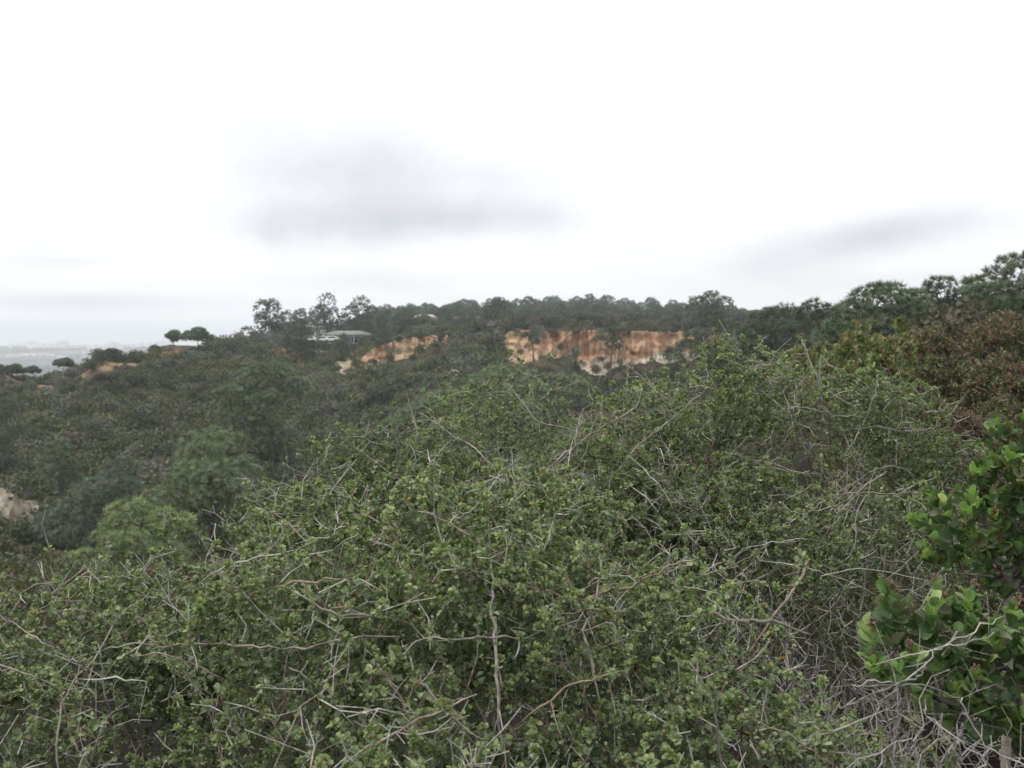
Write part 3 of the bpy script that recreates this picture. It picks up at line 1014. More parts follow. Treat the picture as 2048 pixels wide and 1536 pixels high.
    kk = g.integers(0, 6, ntuft)
    for q in range(6):
        s_ = kk == q
        if not s_.any():
            continue
        v_, f_ = scatter(kinds[q], tp[s_], R[s_], tlen * (1.22 if sep > 1 else 1.1) * (0.8 + 0.4 * g.random(s_.sum())))
        VV.append(v_)
        FF.append(f_ + off)
        CC.append(np.repeat(cols[s_], nneedle * 3, 0))
        off += len(v_)
    out['crown'] = mesh_np('crown', np.concatenate(VV), np.concatenate(FF), np.concatenate(CC), M_NEEDLE)
    return out


def plant_tree(label, meshes, loc, rot=0.0, scale=1.0, group=None, name='pine_tree', cat='tree'):
    o = thing(name, label, cat, loc, group)
    o.rotation_euler = (0, 0, rot)
    o.scale = (scale, scale, scale) if isinstance(scale, (int, float)) else scale
    add('trunk', meshes['trunk'], o)
    for l in meshes['limb']:
        add('limb', l, o)
    if 'rest' in meshes:
        add('small_limbs', meshes['rest'], o)['kind'] = 'stuff'
    c = add('crown', meshes['crown'], o)
    return o


def pine(label, u0, u1, vt, vb, Y, tint, ntuft, nneedle=26, tlen=0.24, flat=0.55, nlobe=12, lean=0.0, gaps=0.0, seed=1, zfoot=None, group=None, wdt=0.05, name='pine_tree', limbs=10):
    """a pine whose crown spans u0..u1 and vt..vb of the photograph at depth Y, rooted in the terrain"""
    g = np.random.default_rng(seed)
    ntuft = int(ntuft * 1.7)
    nneedle = int(nneedle * (0.85 if Y < 100 else 0.65))
    nlobe = int(nlobe * 1.25)
    wdt = wdt * (1.25 if Y < 150 else 2.0)
    ntuft = int(ntuft * (1.0 if Y < 150 else 1.35))
    vt = vt + (0 if Y < 150 else 5)
    a, b = P(u0, vt, Y), P(u1, vb, Y)
    w_, h_ = b[0] - a[0], a[2] - b[2]
    if Y < 100 and u1 < 1200:
        w_, nlobe, ntuft = w_ * 1.28, int(nlobe * 1.25), int(ntuft * 1.15)
    x = (a[0] + b[0]) / 2
    zf = gz1(x, Y) - 0.15 if zfoot is None else zfoot
    trunk_h = max(b[2] - zf, 0.25)
    ms = pine_meshes(w_, h_ * 1.04, trunk_h, ntuft, nneedle, tlen, g, tint, flat, nlobe, lean * w_, gaps, wdt, limbs, 0.45, 1.3 if Y < 100 else 0.62)
    return plant_tree(label, ms, (x - lean * w_ * 0.6, Y, zf), 0.0, 1.0, group, name)


GP = 'pines in the canyon'
pine('big dark spreading pine in the middle of the canyon slope', 396, 690, 716, 1010, 82, 'mid', 1500, 26, 0.36, 0.5, 22, 0, 0.0, 11, None, GP, limbs=14)
pine('round topped pine with pale tufts above the bright young pine', 296, 566, 862, 1110, 55, 'light', 1250, 28, 0.27, 0.55, 18, 0, 0, 12, None, GP)
pine('bluish grey pine between the gully and the round topped pine', 112, 345, 915, 1130, 63, 'blue', 950, 26, 0.28, 0.5, 16, 0, 0, 13, None, GP)
pine('bright yellow green young pine with its thin trunk showing', 172, 380, 1000, 1190, 40, 'bright', 420, 30, 0.25, 0.6, 13, 0, 0.25, 14, None, GP, limbs=8)
pine('small light green pine alone on the shaded slope by the gully', 80, 160, 872, 985, 84, 'mid', 220, 24, 0.3, 0.7, 7, 0, 0, 15, None, GP, limbs=6)
pine('dark pine cut by the frame above the pale gully', -70, 84, 815, 1000, 108, 'dark', 620, 24, 0.4, 0.5, 12, 0, 0, 16, None, GP, limbs=6)
pine('pale tufted pine crown rising behind the scrub oak below the cliff', 862, 1156, 728, 900, 57, 'light', 1000, 28, 0.27, 0.6, 18, 0, 0, 17, None, GP)
pine('low pale tufted pine behind the scrub oak, downhill of the taller crown', 770, 968, 800, 930, 47, 'light', 520, 28, 0.25, 0.6, 14, 0, 0, 18, None, GP)
pine('thin bare stemmed pine before the western part of the orange cliff', 1036, 1096, 646, 690, 150, 'blue', 90, 22, 0.4, 0.35, 6, 0, 0.2, 19, P(1066, 742, 150)[2], GP, limbs=4)
pine('small bluish green pine at the foot of the orange cliff', 1126, 1178, 692, 752, 138, 'blue', 170, 24, 0.36, 0.7, 7, 0, 0, 20, None, GP, limbs=4)
pine('flat topped pine with a tall dark trunk before the cliff centre', 1178, 1268, 648, 700, 128, 'dark', 190, 24, 0.36, 0.3, 9, 0, 0.15, 21, P(1225, 790, 128)[2], GP, limbs=8)
pine('small rounded pine below the pale end of the cliff', 1322, 1380, 690, 755, 128, 'dark', 170, 24, 0.36, 0.6, 7, 0, 0, 22, None, GP, limbs=4)
pine('tall dark pine standing at the east end of the cliff', 1362, 1490, 606, 750, 112, 'dark', 620, 24, 0.36, 0.55, 14, 0, 0, 23, None, GP, limbs=8)
pine('wide dark pine behind the scrub oak, between the cliff and the tall pale pine', 1455, 1650, 600, 745, 78, 'dark', 800, 26, 0.33, 0.55, 18, 0, 0, 24, None, GP)
pine('dense dark pine in the gap between the wide dark pine and the tall pale one', 1560, 1700, 602, 740, 66, 'dark', 560, 26, 0.3, 0.55, 14, 0, 0, 42, None, GP, limbs=8)
pine('low dark pine against the scrub oak top beside the wide dark pine', 1400, 1530, 690, 770, 62, 'dark', 330, 26, 0.3, 0.55, 12, 0, 0, 41, None, GP, limbs=6)
pine('tall pale green pine with long tufts behind the reddish sumac', 1606, 1900, 582, 740, 44, 'mid', 950, 30, 0.27, 0.6, 18, 0, 0, 25, None, GP)
pine('flat topped dark pine with a leaning bare trunk behind the pale pine', 1800, 1948, 560, 640, 62, 'dark', 420, 26, 0.3, 0.35, 12, 0, 0.1, 26, None, GP)
pine('tallest pine at the frame edge with several dark limbs showing', 1928, 2120, 506, 640, 50, 'mid', 700, 28, 0.28, 0.4, 15, 0, 0.15, 27, None, GP, limbs=14)
pine('small dark pine filling the gap under the frame edge pine', 1880, 2010, 615, 690, 70, 'dark', 260, 24, 0.3, 0.5, 10, 0, 0, 28, None, GP, limbs=6)
GR = 'pines along the plateau rim'
pine('small windswept umbrella pine farthest out on the ridge', 326, 370, 656, 682, 176, 'mid', 170, 20, 0.42, 0.4, 6, 0, 0, 30, None, GR, limbs=4)
pine('wider windswept umbrella pine beside the small one on the ridge', 360, 432, 652, 682, 172, 'mid', 300, 20, 0.42, 0.4, 8, 0, 0, 31, None, GR, limbs=4)
pine('twin crowned pine on the skyline beside the grey dead tree', 494, 594, 610, 696, 216, 'dark', 520, 20, 0.5, 0.9, 12, 0.05, 0, 32, None, GR, limbs=6)
pine('dark pine in front of the parked white cars', 552, 650, 640, 714, 200, 'dark', 480, 20, 0.48, 0.9, 11, 0, 0, 33, None, GR, limbs=6)
pine('tallest pine behind the low building', 602, 704, 598, 684, 262, 'dark', 620, 20, 0.55, 0.9, 12, 0, 0, 34, None, GR, limbs=6)
pine('broad pine behind the roof end of the low building', 672, 768, 606, 684, 268, 'dark', 600, 20, 0.55, 0.9, 12, 0, 0, 35, None, GR, limbs=6)
pine('dark pine between the building roof and the white shed', 742, 800, 622, 672, 256, 'dark', 300, 20, 0.55, 0.9, 10, 0, 0, 43, None, GR, limbs=6)
pine('dark shaggy pine behind the parked white cars', 566, 636, 624, 690, 246, 'dark', 380, 20, 0.5, 0.9, 11, 0, 0, 44, None, GR, limbs=6)
pine('low spreading dark pine below the windswept umbrella pines', 400, 500, 684, 728, 180, 'dark', 420, 20, 0.45, 0.9, 12, 0, 0, 45, None, GR, limbs=6)
pine('little pine hiding the middle of the low building', 662, 706, 662, 714, 197, 'mid', 170, 20, 0.42, 0.9, 6, 0, 0, 36, None, GR, limbs=4)
pine('round green pine on the scrub plateau beside the white shed', 770, 872, 612, 672, 232, 'mid', 520, 20, 0.5, 0.9, 12, 0, 0, 37, None, GR, limbs=6)
pine('round dark pine on the plateau before the tree line', 958, 1038, 604, 662, 236, 'dark', 420, 20, 0.5, 0.9, 10, 0, 0, 38, None, GR, limbs=6)
pine('flat umbrella pine on the skyline at the east end of the tree line', 1368, 1470, 585, 640, 222, 'dark', 480, 20, 0.5, 0.9, 11, 0, 0, 39, None, GR, limbs=6)

# the far tree line: five kinds of tree, each copy a tree of its own
g = np.random.default_rng(50)
kinds_ = [pine_meshes(9 + 2 * (k % 3), 8.0, 0.8 + 0.9 * (k % 3), 520, 14, 0.85, np.random.default_rng(60 + k), 'dark' if k % 2 else 'blue', 0.75, 14, 0, 0.0, 0.08, 2) for k in range(6)]
TOPU = [745, 790, 850, 900, 930, 965, 1010, 1045, 1080, 1120, 1150, 1200, 1240, 1270, 1300, 1350, 1390, 1430, 1475]
TOPV = [613, 607, 601, 594, 592, 604, 585, 586, 588, 592, 590, 588, 594, 602, 594, 599, 597, 601, 600]
ends = ['%s tree from the low building end of the far tree line', '%s tree from the cliff end of the far tree line']
TENS = ['', 'twenty', 'thirty']


def nth(k):
    a = ['first', 'second', 'third', 'fourth', 'fifth', 'sixth', 'seventh', 'eighth', 'ninth', 'tenth', 'eleventh', 'twelfth', 'thirteenth', 'fourteenth', 'fifteenth', 'sixteenth', 'seventeenth', 'eighteenth', 'nineteenth', 'twentieth']
    return a[k] if k < 20 else (TENS[(k + 1) // 10 - 1] + '-' + a[(k + 1) % 10 - 1] if (k + 1) % 10 else 'thirtieth')


for k in range(62):
    u = 748 + (1478 - 748) * (k + g.random() * 0.8) / 62
    Y = 335 + 95 * g.random()
    x = (u - 1024) / F * Y
    zf = gz1(x, Y) - 0.2
    zt = P(u, np.interp(u, TOPU, TOPV) + 2 + 9 * g.random() ** 2 + (6 if Y < 365 else 0), Y)[2]
    km = kinds_[int(g.integers(0, 6))]
    s = max(zt - zf, 4.0) / 10.3
    plant_tree('hazy ' + (ends[0] % nth(k) if k < 31 else ends[1] % nth(61 - k)), km, (x, Y, zf), g.random() * 6.28, (s * (0.9 + 0.3 * g.random()), s, s), 'far tree line on the plateau')

# trees along the left ridge and a dead one
for (lab, u0, u1, vt, vb, Y, tint, sd_) in (
        ('dome shaped dark tree on the sandy ridge crest', 196, 248, 695, 714, 168, 'dark', 70),
        ('flat dark bush tree beside the windswept umbrella pines', 296, 322, 688, 703, 176, 'dark', 71),
        ('pair crowned dark tree lower down the ridge crest', 104, 160, 714, 732, 160, 'dark', 72),
        ('low dark tree near the end of the ridge crest', 12, 52, 726, 745, 157, 'dark', 73),
        ('small dark tree next to the low ridge end tree', 50, 84, 730, 745, 158, 'dark', 74)):
    pine(lab, u0, u1, vt, vb, Y, tint, 150, 20, 0.4, 0.6, 8, 0, 0, sd_, None, 'dark trees on the ridge crest', name='ridge_tree', limbs=2)


def dead_tree(label, u, vt, vb, Y, wpx, seed):
    g = np.random.default_rng(seed)
    a, b = P(u, vt, Y), P(u, vb, Y)
    h, w_ = a[2] - b[2], wpx / F * Y
    o = thing('dead_tree', label, 'tree', (a[0], Y, b[2] - 0.2))
    n = 420
    p = np.stack([g.normal(size=n) * w_ * 0.25, g.normal(size=n) * w_ * 0.25, h * (0.25 + 0.75 * np.sqrt(g.random(n)))], -1)
    twig_tree('dead_tree', p + np.array(o.location), np.array([o.location]), 0.5, o, M_DEAD, M_DEAD, 0.016, 0.38, 0.06, 6, 0.22)
    return o


dead_tree('bare grey dead tree under the twin crowned skyline pine', 545, 660, 712, 205, 50, 80)

# ------------------------------------------------------------------ chaparral on the slopes
SHR_T = {
    'green': [((0.070, 0.094, 0.038), 0.6), ((0.090, 0.114, 0.048), 0.4)],
    'olive': [((0.105, 0.112, 0.038), 0.6), ((0.125, 0.130, 0.050), 0.4)],
    'brown': [((0.098, 0.090, 0.062), 0.6), ((0.122, 0.114, 0.082), 0.4)],
    'sage': [((0.115, 0.125, 0.088), 0.6), ((0.150, 0.158, 0.118), 0.4)],
    'rust': [((0.13, 0.075, 0.050), 0.6), ((0.10, 0.082, 0.052), 0.4)],
    'dark': [((0.042, 0.056, 0.026), 0.6), ((0.052, 0.064, 0.036), 0.4)],
}


def shrub_arrays(g, tint, nf, fs):
    """unit shrub: lumpy dome of small leaf sprays, radius 1, height about 1.3"""
    nl = 7
    L = np.stack([0.34 * g.normal(size=nl), 0.34 * g.normal(size=nl), 0.35 + 0.45 * g.random(nl), 0.42 + 0.22 * g.random(nl)], -1)
    k = g.integers(0, nl, nf)
    d = unit(g.normal(size=(nf, 3)) + np.array([0, 0, 0.4]))
    p = L[k, :3] + d * L[k, 3:4] * (0.6 + 0.5 * g.random((nf, 1))) * np.array([1, 1, 0.9])
    p[:, 2] = np.maximum(p[:, 2], 0.02 * g.random(nf))
    nrm = unit(d + 0.7 * g.normal(size=(nf, 3)))
    R = orient(nrm, g.normal(size=(nf, 3)) + np.array([0, 0, 0.6]))
    tpl = (np.array([[-0.32, 0.1, 0.05], [0.30, 0.0, 0.0], [0.36, 0.75, 0.06], [-0.1, 1.0, 0.0]]), np.array([[0, 1, 2, 3]]))      # a leafy spray
    V_, f_ = scatter(tpl, p, R, fs * (0.6 + 0.8 * g.random(nf)))
    c = np.repeat(jitter_cols(g, nf, 0.80, 0.09, SHR_T[tint]), 4, 0)
    return V_, f_, c


def occl_v(u):
    return np.interp(u, [0, 180, 350, 400, 480, 560, 640, 740, 900, 1020, 1250, 1400, 1600, 1800, 1880, 2048], [1170, 1130, 1220, 1090, 1010, 950, 930, 890, 830, 780, 765, 740, 720, 700, 660, 640])


gs = np.random.default_rng(90)
TINTS = list(SHR_T)
protos = {t: [shrub_arrays(gs, t, 420, 0.155) for _ in range(3)] for t in TINTS}
protos_far = {t: [shrub_arrays(gs, t, 95, 0.36) for _ in range(3)] for t in TINTS}
cand = []
taken = set()


def spread(u0, u1, Y0, Y1, n, r0, r1, tw):
    u = u0 + (u1 - u0) * gs.random(n)
    Y = np.sqrt(Y0 ** 2 + (Y1 ** 2 - Y0 ** 2) * gs.random(n))
    x = (u - 1024) / F * Y
    b, _ = bare_at(x, Y)
    ok = (b < 0.35) | (gs.random(n) < 0.14)
    # keep the cliff faces and the building site clear
    ok &= ~((u > 1004) & (u < 1392) & (Y > 171) & (Y < 183))
    ok &= ~((u > 715) & (u < 912) & (Y > 172) & (Y < 196) & (gs.random(n) > 0.04))
    ok &= ~((u < 112) & (Y > 81) & (Y < 90) & (gs.random(n) > 0.25))          # the eroded gully
    ok &= ~((u < 372) & (np.abs(Y - np.interp(u, [-60, 0, 130, 240, 330, 372], [152, 153, 156, 162, 171, 176])) < 5.0) & (gs.random(n) > 0.22))         # sandy ridge crest
    ok &= ~((u > 600) & (u < 750) & (Y > 232) & (Y < 262))
    ok &= ~((np.abs(u - 1075) < 50) & (np.abs(Y - 300) < 16))
    for i in np.where(ok)[0]:                      # neighbours keep a little apart
        c = (int(x[i] / (r0 * 1.25)), int(Y[i] / (r0 * 1.25)))
        if c in taken:
            ok[i] = False
        taken.add(c)
    u, Y, x, b = u[ok], Y[ok], x[ok], b[ok]
    z = ground(x, Y)
    patch = fbm(x / 9.0, Y / 9.0, 61, 3)
    names, ws = list(tw), np.array(list(tw.values()), float)
    cw = np.cumsum(ws / ws.sum())
    pick = np.clip(0.5 + 0.55 * patch + 0.25 * gs.normal(size=len(u)), 0, 0.999)
    for i in range(len(u)):
        t = names[int(np.searchsorted(cw, pick[i]))] if gs.random() < 0.75 else names[int(gs.integers(0, len(names)))]
        cand.append((x[i], Y[i], z[i], (r0 + (r1 - r0) * gs.random() ** 1.6) * (0.5 if b[i] > 0.3 else 1.0) * (0.72 if (u[i] < 385 and Y[i] > 143) or (535 < u[i] < 730 and 172 < Y[i] < 212) else 1.0), t, u[i]))


MIX = {'brown': 0.13, 'dark': 0.14, 'green': 0.33, 'olive': 0.2, 'sage': 0.20}
spread(-120, 560, 78, 175, 5200, 0.85, 2.4, MIX)
spread(420, 1010, 98, 205, 5200, 0.85, 2.3, {'dark': 0.22, 'brown': 0.15, 'green': 0.36, 'olive': 0.15, 'sage': 0.12})
spread(1000, 1420, 125, 168, 460, 0.7, 1.5, {'dark': 0.3, 'brown': 0.4, 'rust': 0.2, 'green': 0.1})
spread(380, 1000, 196, 480, 3200, 1.0, 2.0, {'dark': 0.5, 'brown': 0.3, 'green': 0.2})
spread(1000, 1640, 188, 480, 3600, 1.0, 2.0, {'dark': 0.55, 'brown': 0.35, 'rust': 0.1})
spread(1420, 2120, 30, 120, 420, 0.7, 1.5, {'dark': 0.4, 'green': 0.4, 'brown': 0.2})
spread(1640, 2120, 100, 400, 900, 1.2, 2.4, {'dark': 0.6, 'green': 0.4})
spread(-80, 520, 22, 78, 420, 0.6, 1.4, {'green': 0.4, 'olive': 0.25, 'brown': 0.2, 'sage': 0.15})
spread(-80, 420, 9, 22, 60, 0.35, 0.7, {'sage': 0.4, 'brown': 0.4, 'green': 0.2})
for k in range(95):                                # brush along the rim, on ledges and at the foot of the cliffs
    long_ = k % 4 != 0
    u = (998 + 398 * gs.random()) if long_ else (715 + 195 * gs.random())
    Yc = 176.5 if long_ else 187.0
    v = {0: np.interp(u, [715, 765, 800, 912], [716, 688, 679, 672]) if not long_ else 664, 1: 732 + 12 * gs.random(), 2: 700 + 30 * gs.random()}[0 if k % 3 == 0 else (1 if k % 3 == 1 else 2)]
    if not long_ and k % 3:
        v = 728 + 14 * gs.random()
    p = P(u, v, Yc - (4.0 if k % 3 == 1 else (2.2 if k % 3 == 2 else -0.6)))
    if k % 3 == 2 and gs.random() < 0.45:
        continue
    cand.append((p[0], p[1], p[2] - 0.15, 0.45 + 0.55 * gs.random(), ['dark', 'green', 'brown', 'sage'][k % 4], u))
sx = np.array([c[0] for c in cand]); sY = np.array([c[1] for c in cand]); sz = np.array([c[2] for c in cand])
sr = np.array([c[3] for c in cand]); su = np.array([c[5] for c in cand])
_, sv = proj(np.stack([sx, sY, sz + sr], -1))
vis = (sv < occl_v(su)) & (su > 0) & (su < 2048)
LAND = [('the big dark spreading pine', 543, 860), ('the round topped pine', 430, 980), ('the bright young pine', 275, 1085), ('the bluish grey pine', 230, 1010), ('the pale gully', 40, 1060),
        ('the small light green pine', 120, 925), ('the long orange cliff', 1190, 715), ('the eroded orange slope', 805, 705), ('the pale bare patch', 690, 730), ('the sandy ridge crest', 150, 735),
        ('the low building', 690, 678), ('the pale tufted pine crown', 960, 800), ('the wide dark pine', 1550, 680), ('the tall pale green pine', 1750, 650), ('the windswept umbrella pines', 380, 690),
        ('the far tree line', 1100, 640), ('the grey dead tree', 545, 690), ('the dark pine cut by the frame', 10, 910), ('the dry buckwheat bush', 300, 1195)]
ORD = ['nearest', 'second nearest', 'third nearest', 'fourth nearest', 'fifth nearest', 'sixth nearest', 'seventh nearest', 'eighth nearest', 'ninth nearest', 'tenth nearest', 'eleventh nearest', 'twelfth nearest']
NTH = ['first', 'second', 'third', 'fourth', 'fifth', 'sixth', 'seventh', 'eighth', 'ninth', 'tenth', 'eleventh', 'twelfth', 'thirteenth', 'fourteenth', 'fifteenth']
rank = np.argsort(-(np.where(vis, sr / sY, 0)))
single = set(rank[:290].tolist())
pm = {t: [mesh_np('shrub', v_, f_, c_, M_SHRUB) for v_, f_, c_ in protos[t]] for t in TINTS}
WORDS = {'green': 'dark green', 'olive': 'olive green', 'brown': 'grey brown', 'sage': 'pale grey green', 'rust': 'rusty brown', 'dark': 'blackish green'}
# shrubs rooted on and under the eroded slope
for (u, v, Y, r, t, lab) in ((790, 702, 180, 1.5, 'sage', 'grey shrub growing out of the eroded orange slope'), (838, 700, 181, 1.7, 'green', 'green shrub over the rim side of the eroded orange slope'),
                             (868, 694, 184, 1.9, 'green', 'wide green shrub hiding the eroded slope end'), (745, 722, 180, 0.9, 'dark', 'small dark shrub low on the eroded orange slope'),
                             (1040, 704, 172, 1.0, 'brown', 'brown shrub clinging to the western cliff face'), (1262, 738, 166, 1.4, 'rust', 'rusty bush heaped at the cliff foot'),
                             (1190, 740, 168, 1.2, 'brown', 'dry brown bush at the cliff foot beside the rusty one'), (1362, 690, 173, 1.3, 'green', 'green shrub wedged at the cliff end')):
    p = P(u, v, Y)
    o = thing('shrub', lab, 'shrub', (p[0], p[1], p[2] - 0.6 * r), 'shrubs around the cliffs', pm[t][int(u) % 3])
    o.scale = (r, r, r)

slabel, buckets = {}, {}
for i in rank[:290]:
    du = np.array([[su[i] - l[1], sv[i] - l[2]] for l in LAND])
    k = int(np.argmin((du ** 2).sum(1)))
    e = du[k]
    side = ('beyond' if e[1] < 0 else 'below') if abs(e[1]) > abs(e[0]) else ('left of' if e[0] < 0 else 'right of')
    buckets.setdefault((cand[i][4], side, k), []).append((float((e ** 2).sum()), int(i)))
for (t, side, k), lst in buckets.items():
    for j, (_, i) in enumerate(sorted(lst)):
        slabel[i] = '%s shrub %s %s, %s' % (WORDS[t], side, LAND[k][0], ORD[j] if j < len(ORD) else NTH[min(j - len(ORD), 14)] + ' beyond those')
acc = {}
for i, (x, Y, z, r, t, u) in enumerate(cand):
    rot, hs = gs.random() * 6.283, 0.85 + 0.45 * gs.random()
    if i in single:
        o = thing('shrub', slabel[i], 'shrub', (x, Y, z - 0.15 * r), 'shrubs on the canyon slopes', pm[t][i % 3])
        o.rotation_euler = (0, 0, rot)
        o.scale = (r, r, r * hs)
        continue
    acc.setdefault('all', []).append((x, Y, z - 0.15 * r, rot, r, r, r * hs, 0.6 * gs.random() - 0.25, TINTS.index(t) * 3 + i % 3))
arr = np.array(acc['all'])
me = bpy.data.meshes.new('chaparral')
me.vertices.add(len(arr))
me.vertices.foreach_set('co', arr[:, :3].astype(np.float32).ravel())
for nm, cols_, typ in (('turn', np.stack([arr[:, 3] * 0, arr[:, 3] * 0, arr[:, 3]], -1), 'FLOAT_VECTOR'), ('size', arr[:, 4:7], 'FLOAT_VECTOR'), ('tint', arr[:, 7], 'FLOAT'), ('sort', arr[:, 8], 'INT')):
    at_ = me.attributes.new(nm, typ, 'POINT')
    at_.data.foreach_set('vector' if typ == 'FLOAT_VECTOR' else 'value', np.ascontiguousarray(cols_, np.int32 if typ == 'INT' else np.float32).ravel())
ng = bpy.data.node_groups.new('chaparral_scatter', 'GeometryNodeTree')
ng.interface.new_socket('Geometry', in_out='INPUT', socket_type='NodeSocketGeometry')
ng.interface.new_socket('Geometry', in_out='OUTPUT', socket_type='NodeSocketGeometry')
gi, go = ng.nodes.new('NodeGroupInput'), ng.nodes.new('NodeGroupOutput')


def named(nm, typ):
    nd = ng.nodes.new('GeometryNodeInputNamedAttribute')
    nd.data_type = typ
    nd.inputs[0].default_value = nm
    return nd.outputs[0]


turn, size_, sort_ = named('turn', 'FLOAT_VECTOR'), named('size', 'FLOAT_VECTOR'), named('sort', 'INT')
e2r = ng.nodes.new('FunctionNodeEulerToRotation')
ng.links.new(turn, e2r.inputs[0])
jn = ng.nodes.new('GeometryNodeJoinGeometry')
for ti_, t in enumerate(TINTS):
    for k in range(3):
        src_ = next((o_ for o_ in bpy.data.objects if o_.type == 'MESH' and o_.data == pm[t][k]), None)
        if src_ is None:
            continue
        oi = ng.nodes.new('GeometryNodeObjectInfo')
        oi.transform_space = 'ORIGINAL'
        oi.inputs['Object'].default_value = src_
        cmp_ = ng.nodes.new('FunctionNodeCompare')
        cmp_.data_type = 'INT'
        cmp_.operation = 'EQUAL'
        ng.links.new(sort_, cmp_.inputs[2])
        cmp_.inputs[3].default_value = ti_ * 3 + k
        ip = ng.nodes.new('GeometryNodeInstanceOnPoints')
        ng.links.new(gi.outputs[0], ip.inputs['Points'])
        ng.links.new(cmp_.outputs[0], ip.inputs['Selection'])
        ng.links.new(oi.outputs['Geometry'], ip.inputs['Instance'])
        ng.links.new(e2r.outputs[0], ip.inputs['Rotation'])
        ng.links.new(size_, ip.inputs['Scale'])
        ng.links.new(ip.outputs[0], jn.inputs[0])
ng.links.new(jn.outputs[0], go.inputs[0])
o = add('chaparral', me)
md = o.modifiers.new('scatter', 'NODES')
md.node_group = ng
o['kind'] = 'stuff'
o['label'] = 'dense low chaparral covering the canyon slopes and plateau'
o['category'] = 'scrub'

# ------------------------------------------------------------------ buildings, cars, walls
M_ROOF = plain_mat('grey_roof', (0.17, 0.175, 0.16), 0.85, vary=0.1, scale=0.6)
M_WALL = plain_mat('green_wall', (0.16, 0.175, 0.165), 0.85)
M_WHITE = plain_mat('white_paint', (0.78, 0.78, 0.76), 0.5, vary=0.05)
M_GLASS = plain_mat('dark_glass', (0.03, 0.035, 0.04), 0.12, vary=0.1)
M_TYRE = plain_mat('tyre_rubber', (0.02, 0.02, 0.02), 0.9)
M_TANW = plain_mat('tan_wall', (0.42, 0.36, 0.28), 0.9)
M_CONC = plain_mat('concrete_wall', (0.36, 0.36, 0.34), 0.9)


def boxes(name, bs, mat, parent=None):
    """a mesh of boxes (x0,x1,y0,y1,z0,z1)"""
    VV, FF = [], []
    for i, (x0, x1, y0, y1, z0, z1) in enumerate(bs):
        VV += [(x0, y0, z0), (x1, y0, z0), (x1, y1, z0), (x0, y1, z0), (x0, y0, z1), (x1, y0, z1), (x1, y1, z1), (x0, y1, z1)]
        FF += [[i * 8 + a for a in f] for f in ((0, 3, 2, 1), (4, 5, 6, 7), (0, 1, 5, 4), (1, 2, 6, 5), (2, 3, 7, 6), (3, 0, 4, 7))]
    return add(name, mesh_np(name, np.array(VV, float), np.array(FF), None, mat), parent)


def hip_roof(name, x0, x1, y0, y1, z0, z1, inset, mat, parent, t=0.18):
    ym = (y0 + y1) / 2
    V_ = np.array([(x0, y0, z0), (x1, y0, z0), (x1, y1, z0), (x0, y1, z0), (x0, y0, z0 + t), (x1, y0, z0 + t), (x1, y1, z0 + t), (x0, y1, z0 + t), (x0 + inset, ym, z1), (x1 - inset, ym, z1)], float)
    q = np.array([(0, 3, 2, 1), (0, 1, 5, 4), (1, 2, 6, 5), (2, 3, 7, 6), (3, 0, 4, 7), (4, 5, 9, 8), (6, 7, 8, 9)])
    tr = np.array([(5, 6, 9), (7, 4, 8)])
    return add(name, mesh_np(name, V_, [q, tr], None, mat), parent)


Yb = 244
a, b = P(640, 664, Yb), P(743, 688, Yb)
zb = b[2] - 0.6
bd = thing('low_building', 'long low building with a grey hip roof behind the orange slopes', 'building', ((a[0] + b[0]) / 2, Yb, zb))
L = b[0] - a[0]
H = a[2] - zb
boxes('wall', [(-L / 2 + 0.9, L / 2 - 0.9, 0.8, 7.5, 0, H - 0.85)], M_WALL, bd)
hip_roof('roof', -L / 2, L / 2, 0, 8.4, H - 0.85, H + 0.35, 3.2, M_ROOF, bd)
for k in range(5):
    xw = -L / 2 + 1.8 + k * (L - 3.6) / 4.6
    wn = boxes('window', [(xw, xw + 1.3, 0.74, 0.80, 0.9, H - 1.25)], M_GLASS, bd)
    boxes('frame', [(xw - 0.08, xw + 1.38, 0.70, 0.738, 0.8, 0.9), (xw - 0.08, xw + 1.38, 0.70, 0.738, H - 1.25, H - 1.15)], M_WHITE, wn)
for k in range(4):
    xw = -L / 2 + 0.6 + k * (L - 1.2) / 3
    boxes('post', [(xw - 0.07, xw + 0.07, 0.3, 0.44, 0, H - 0.85)], M_WHITE, bd)


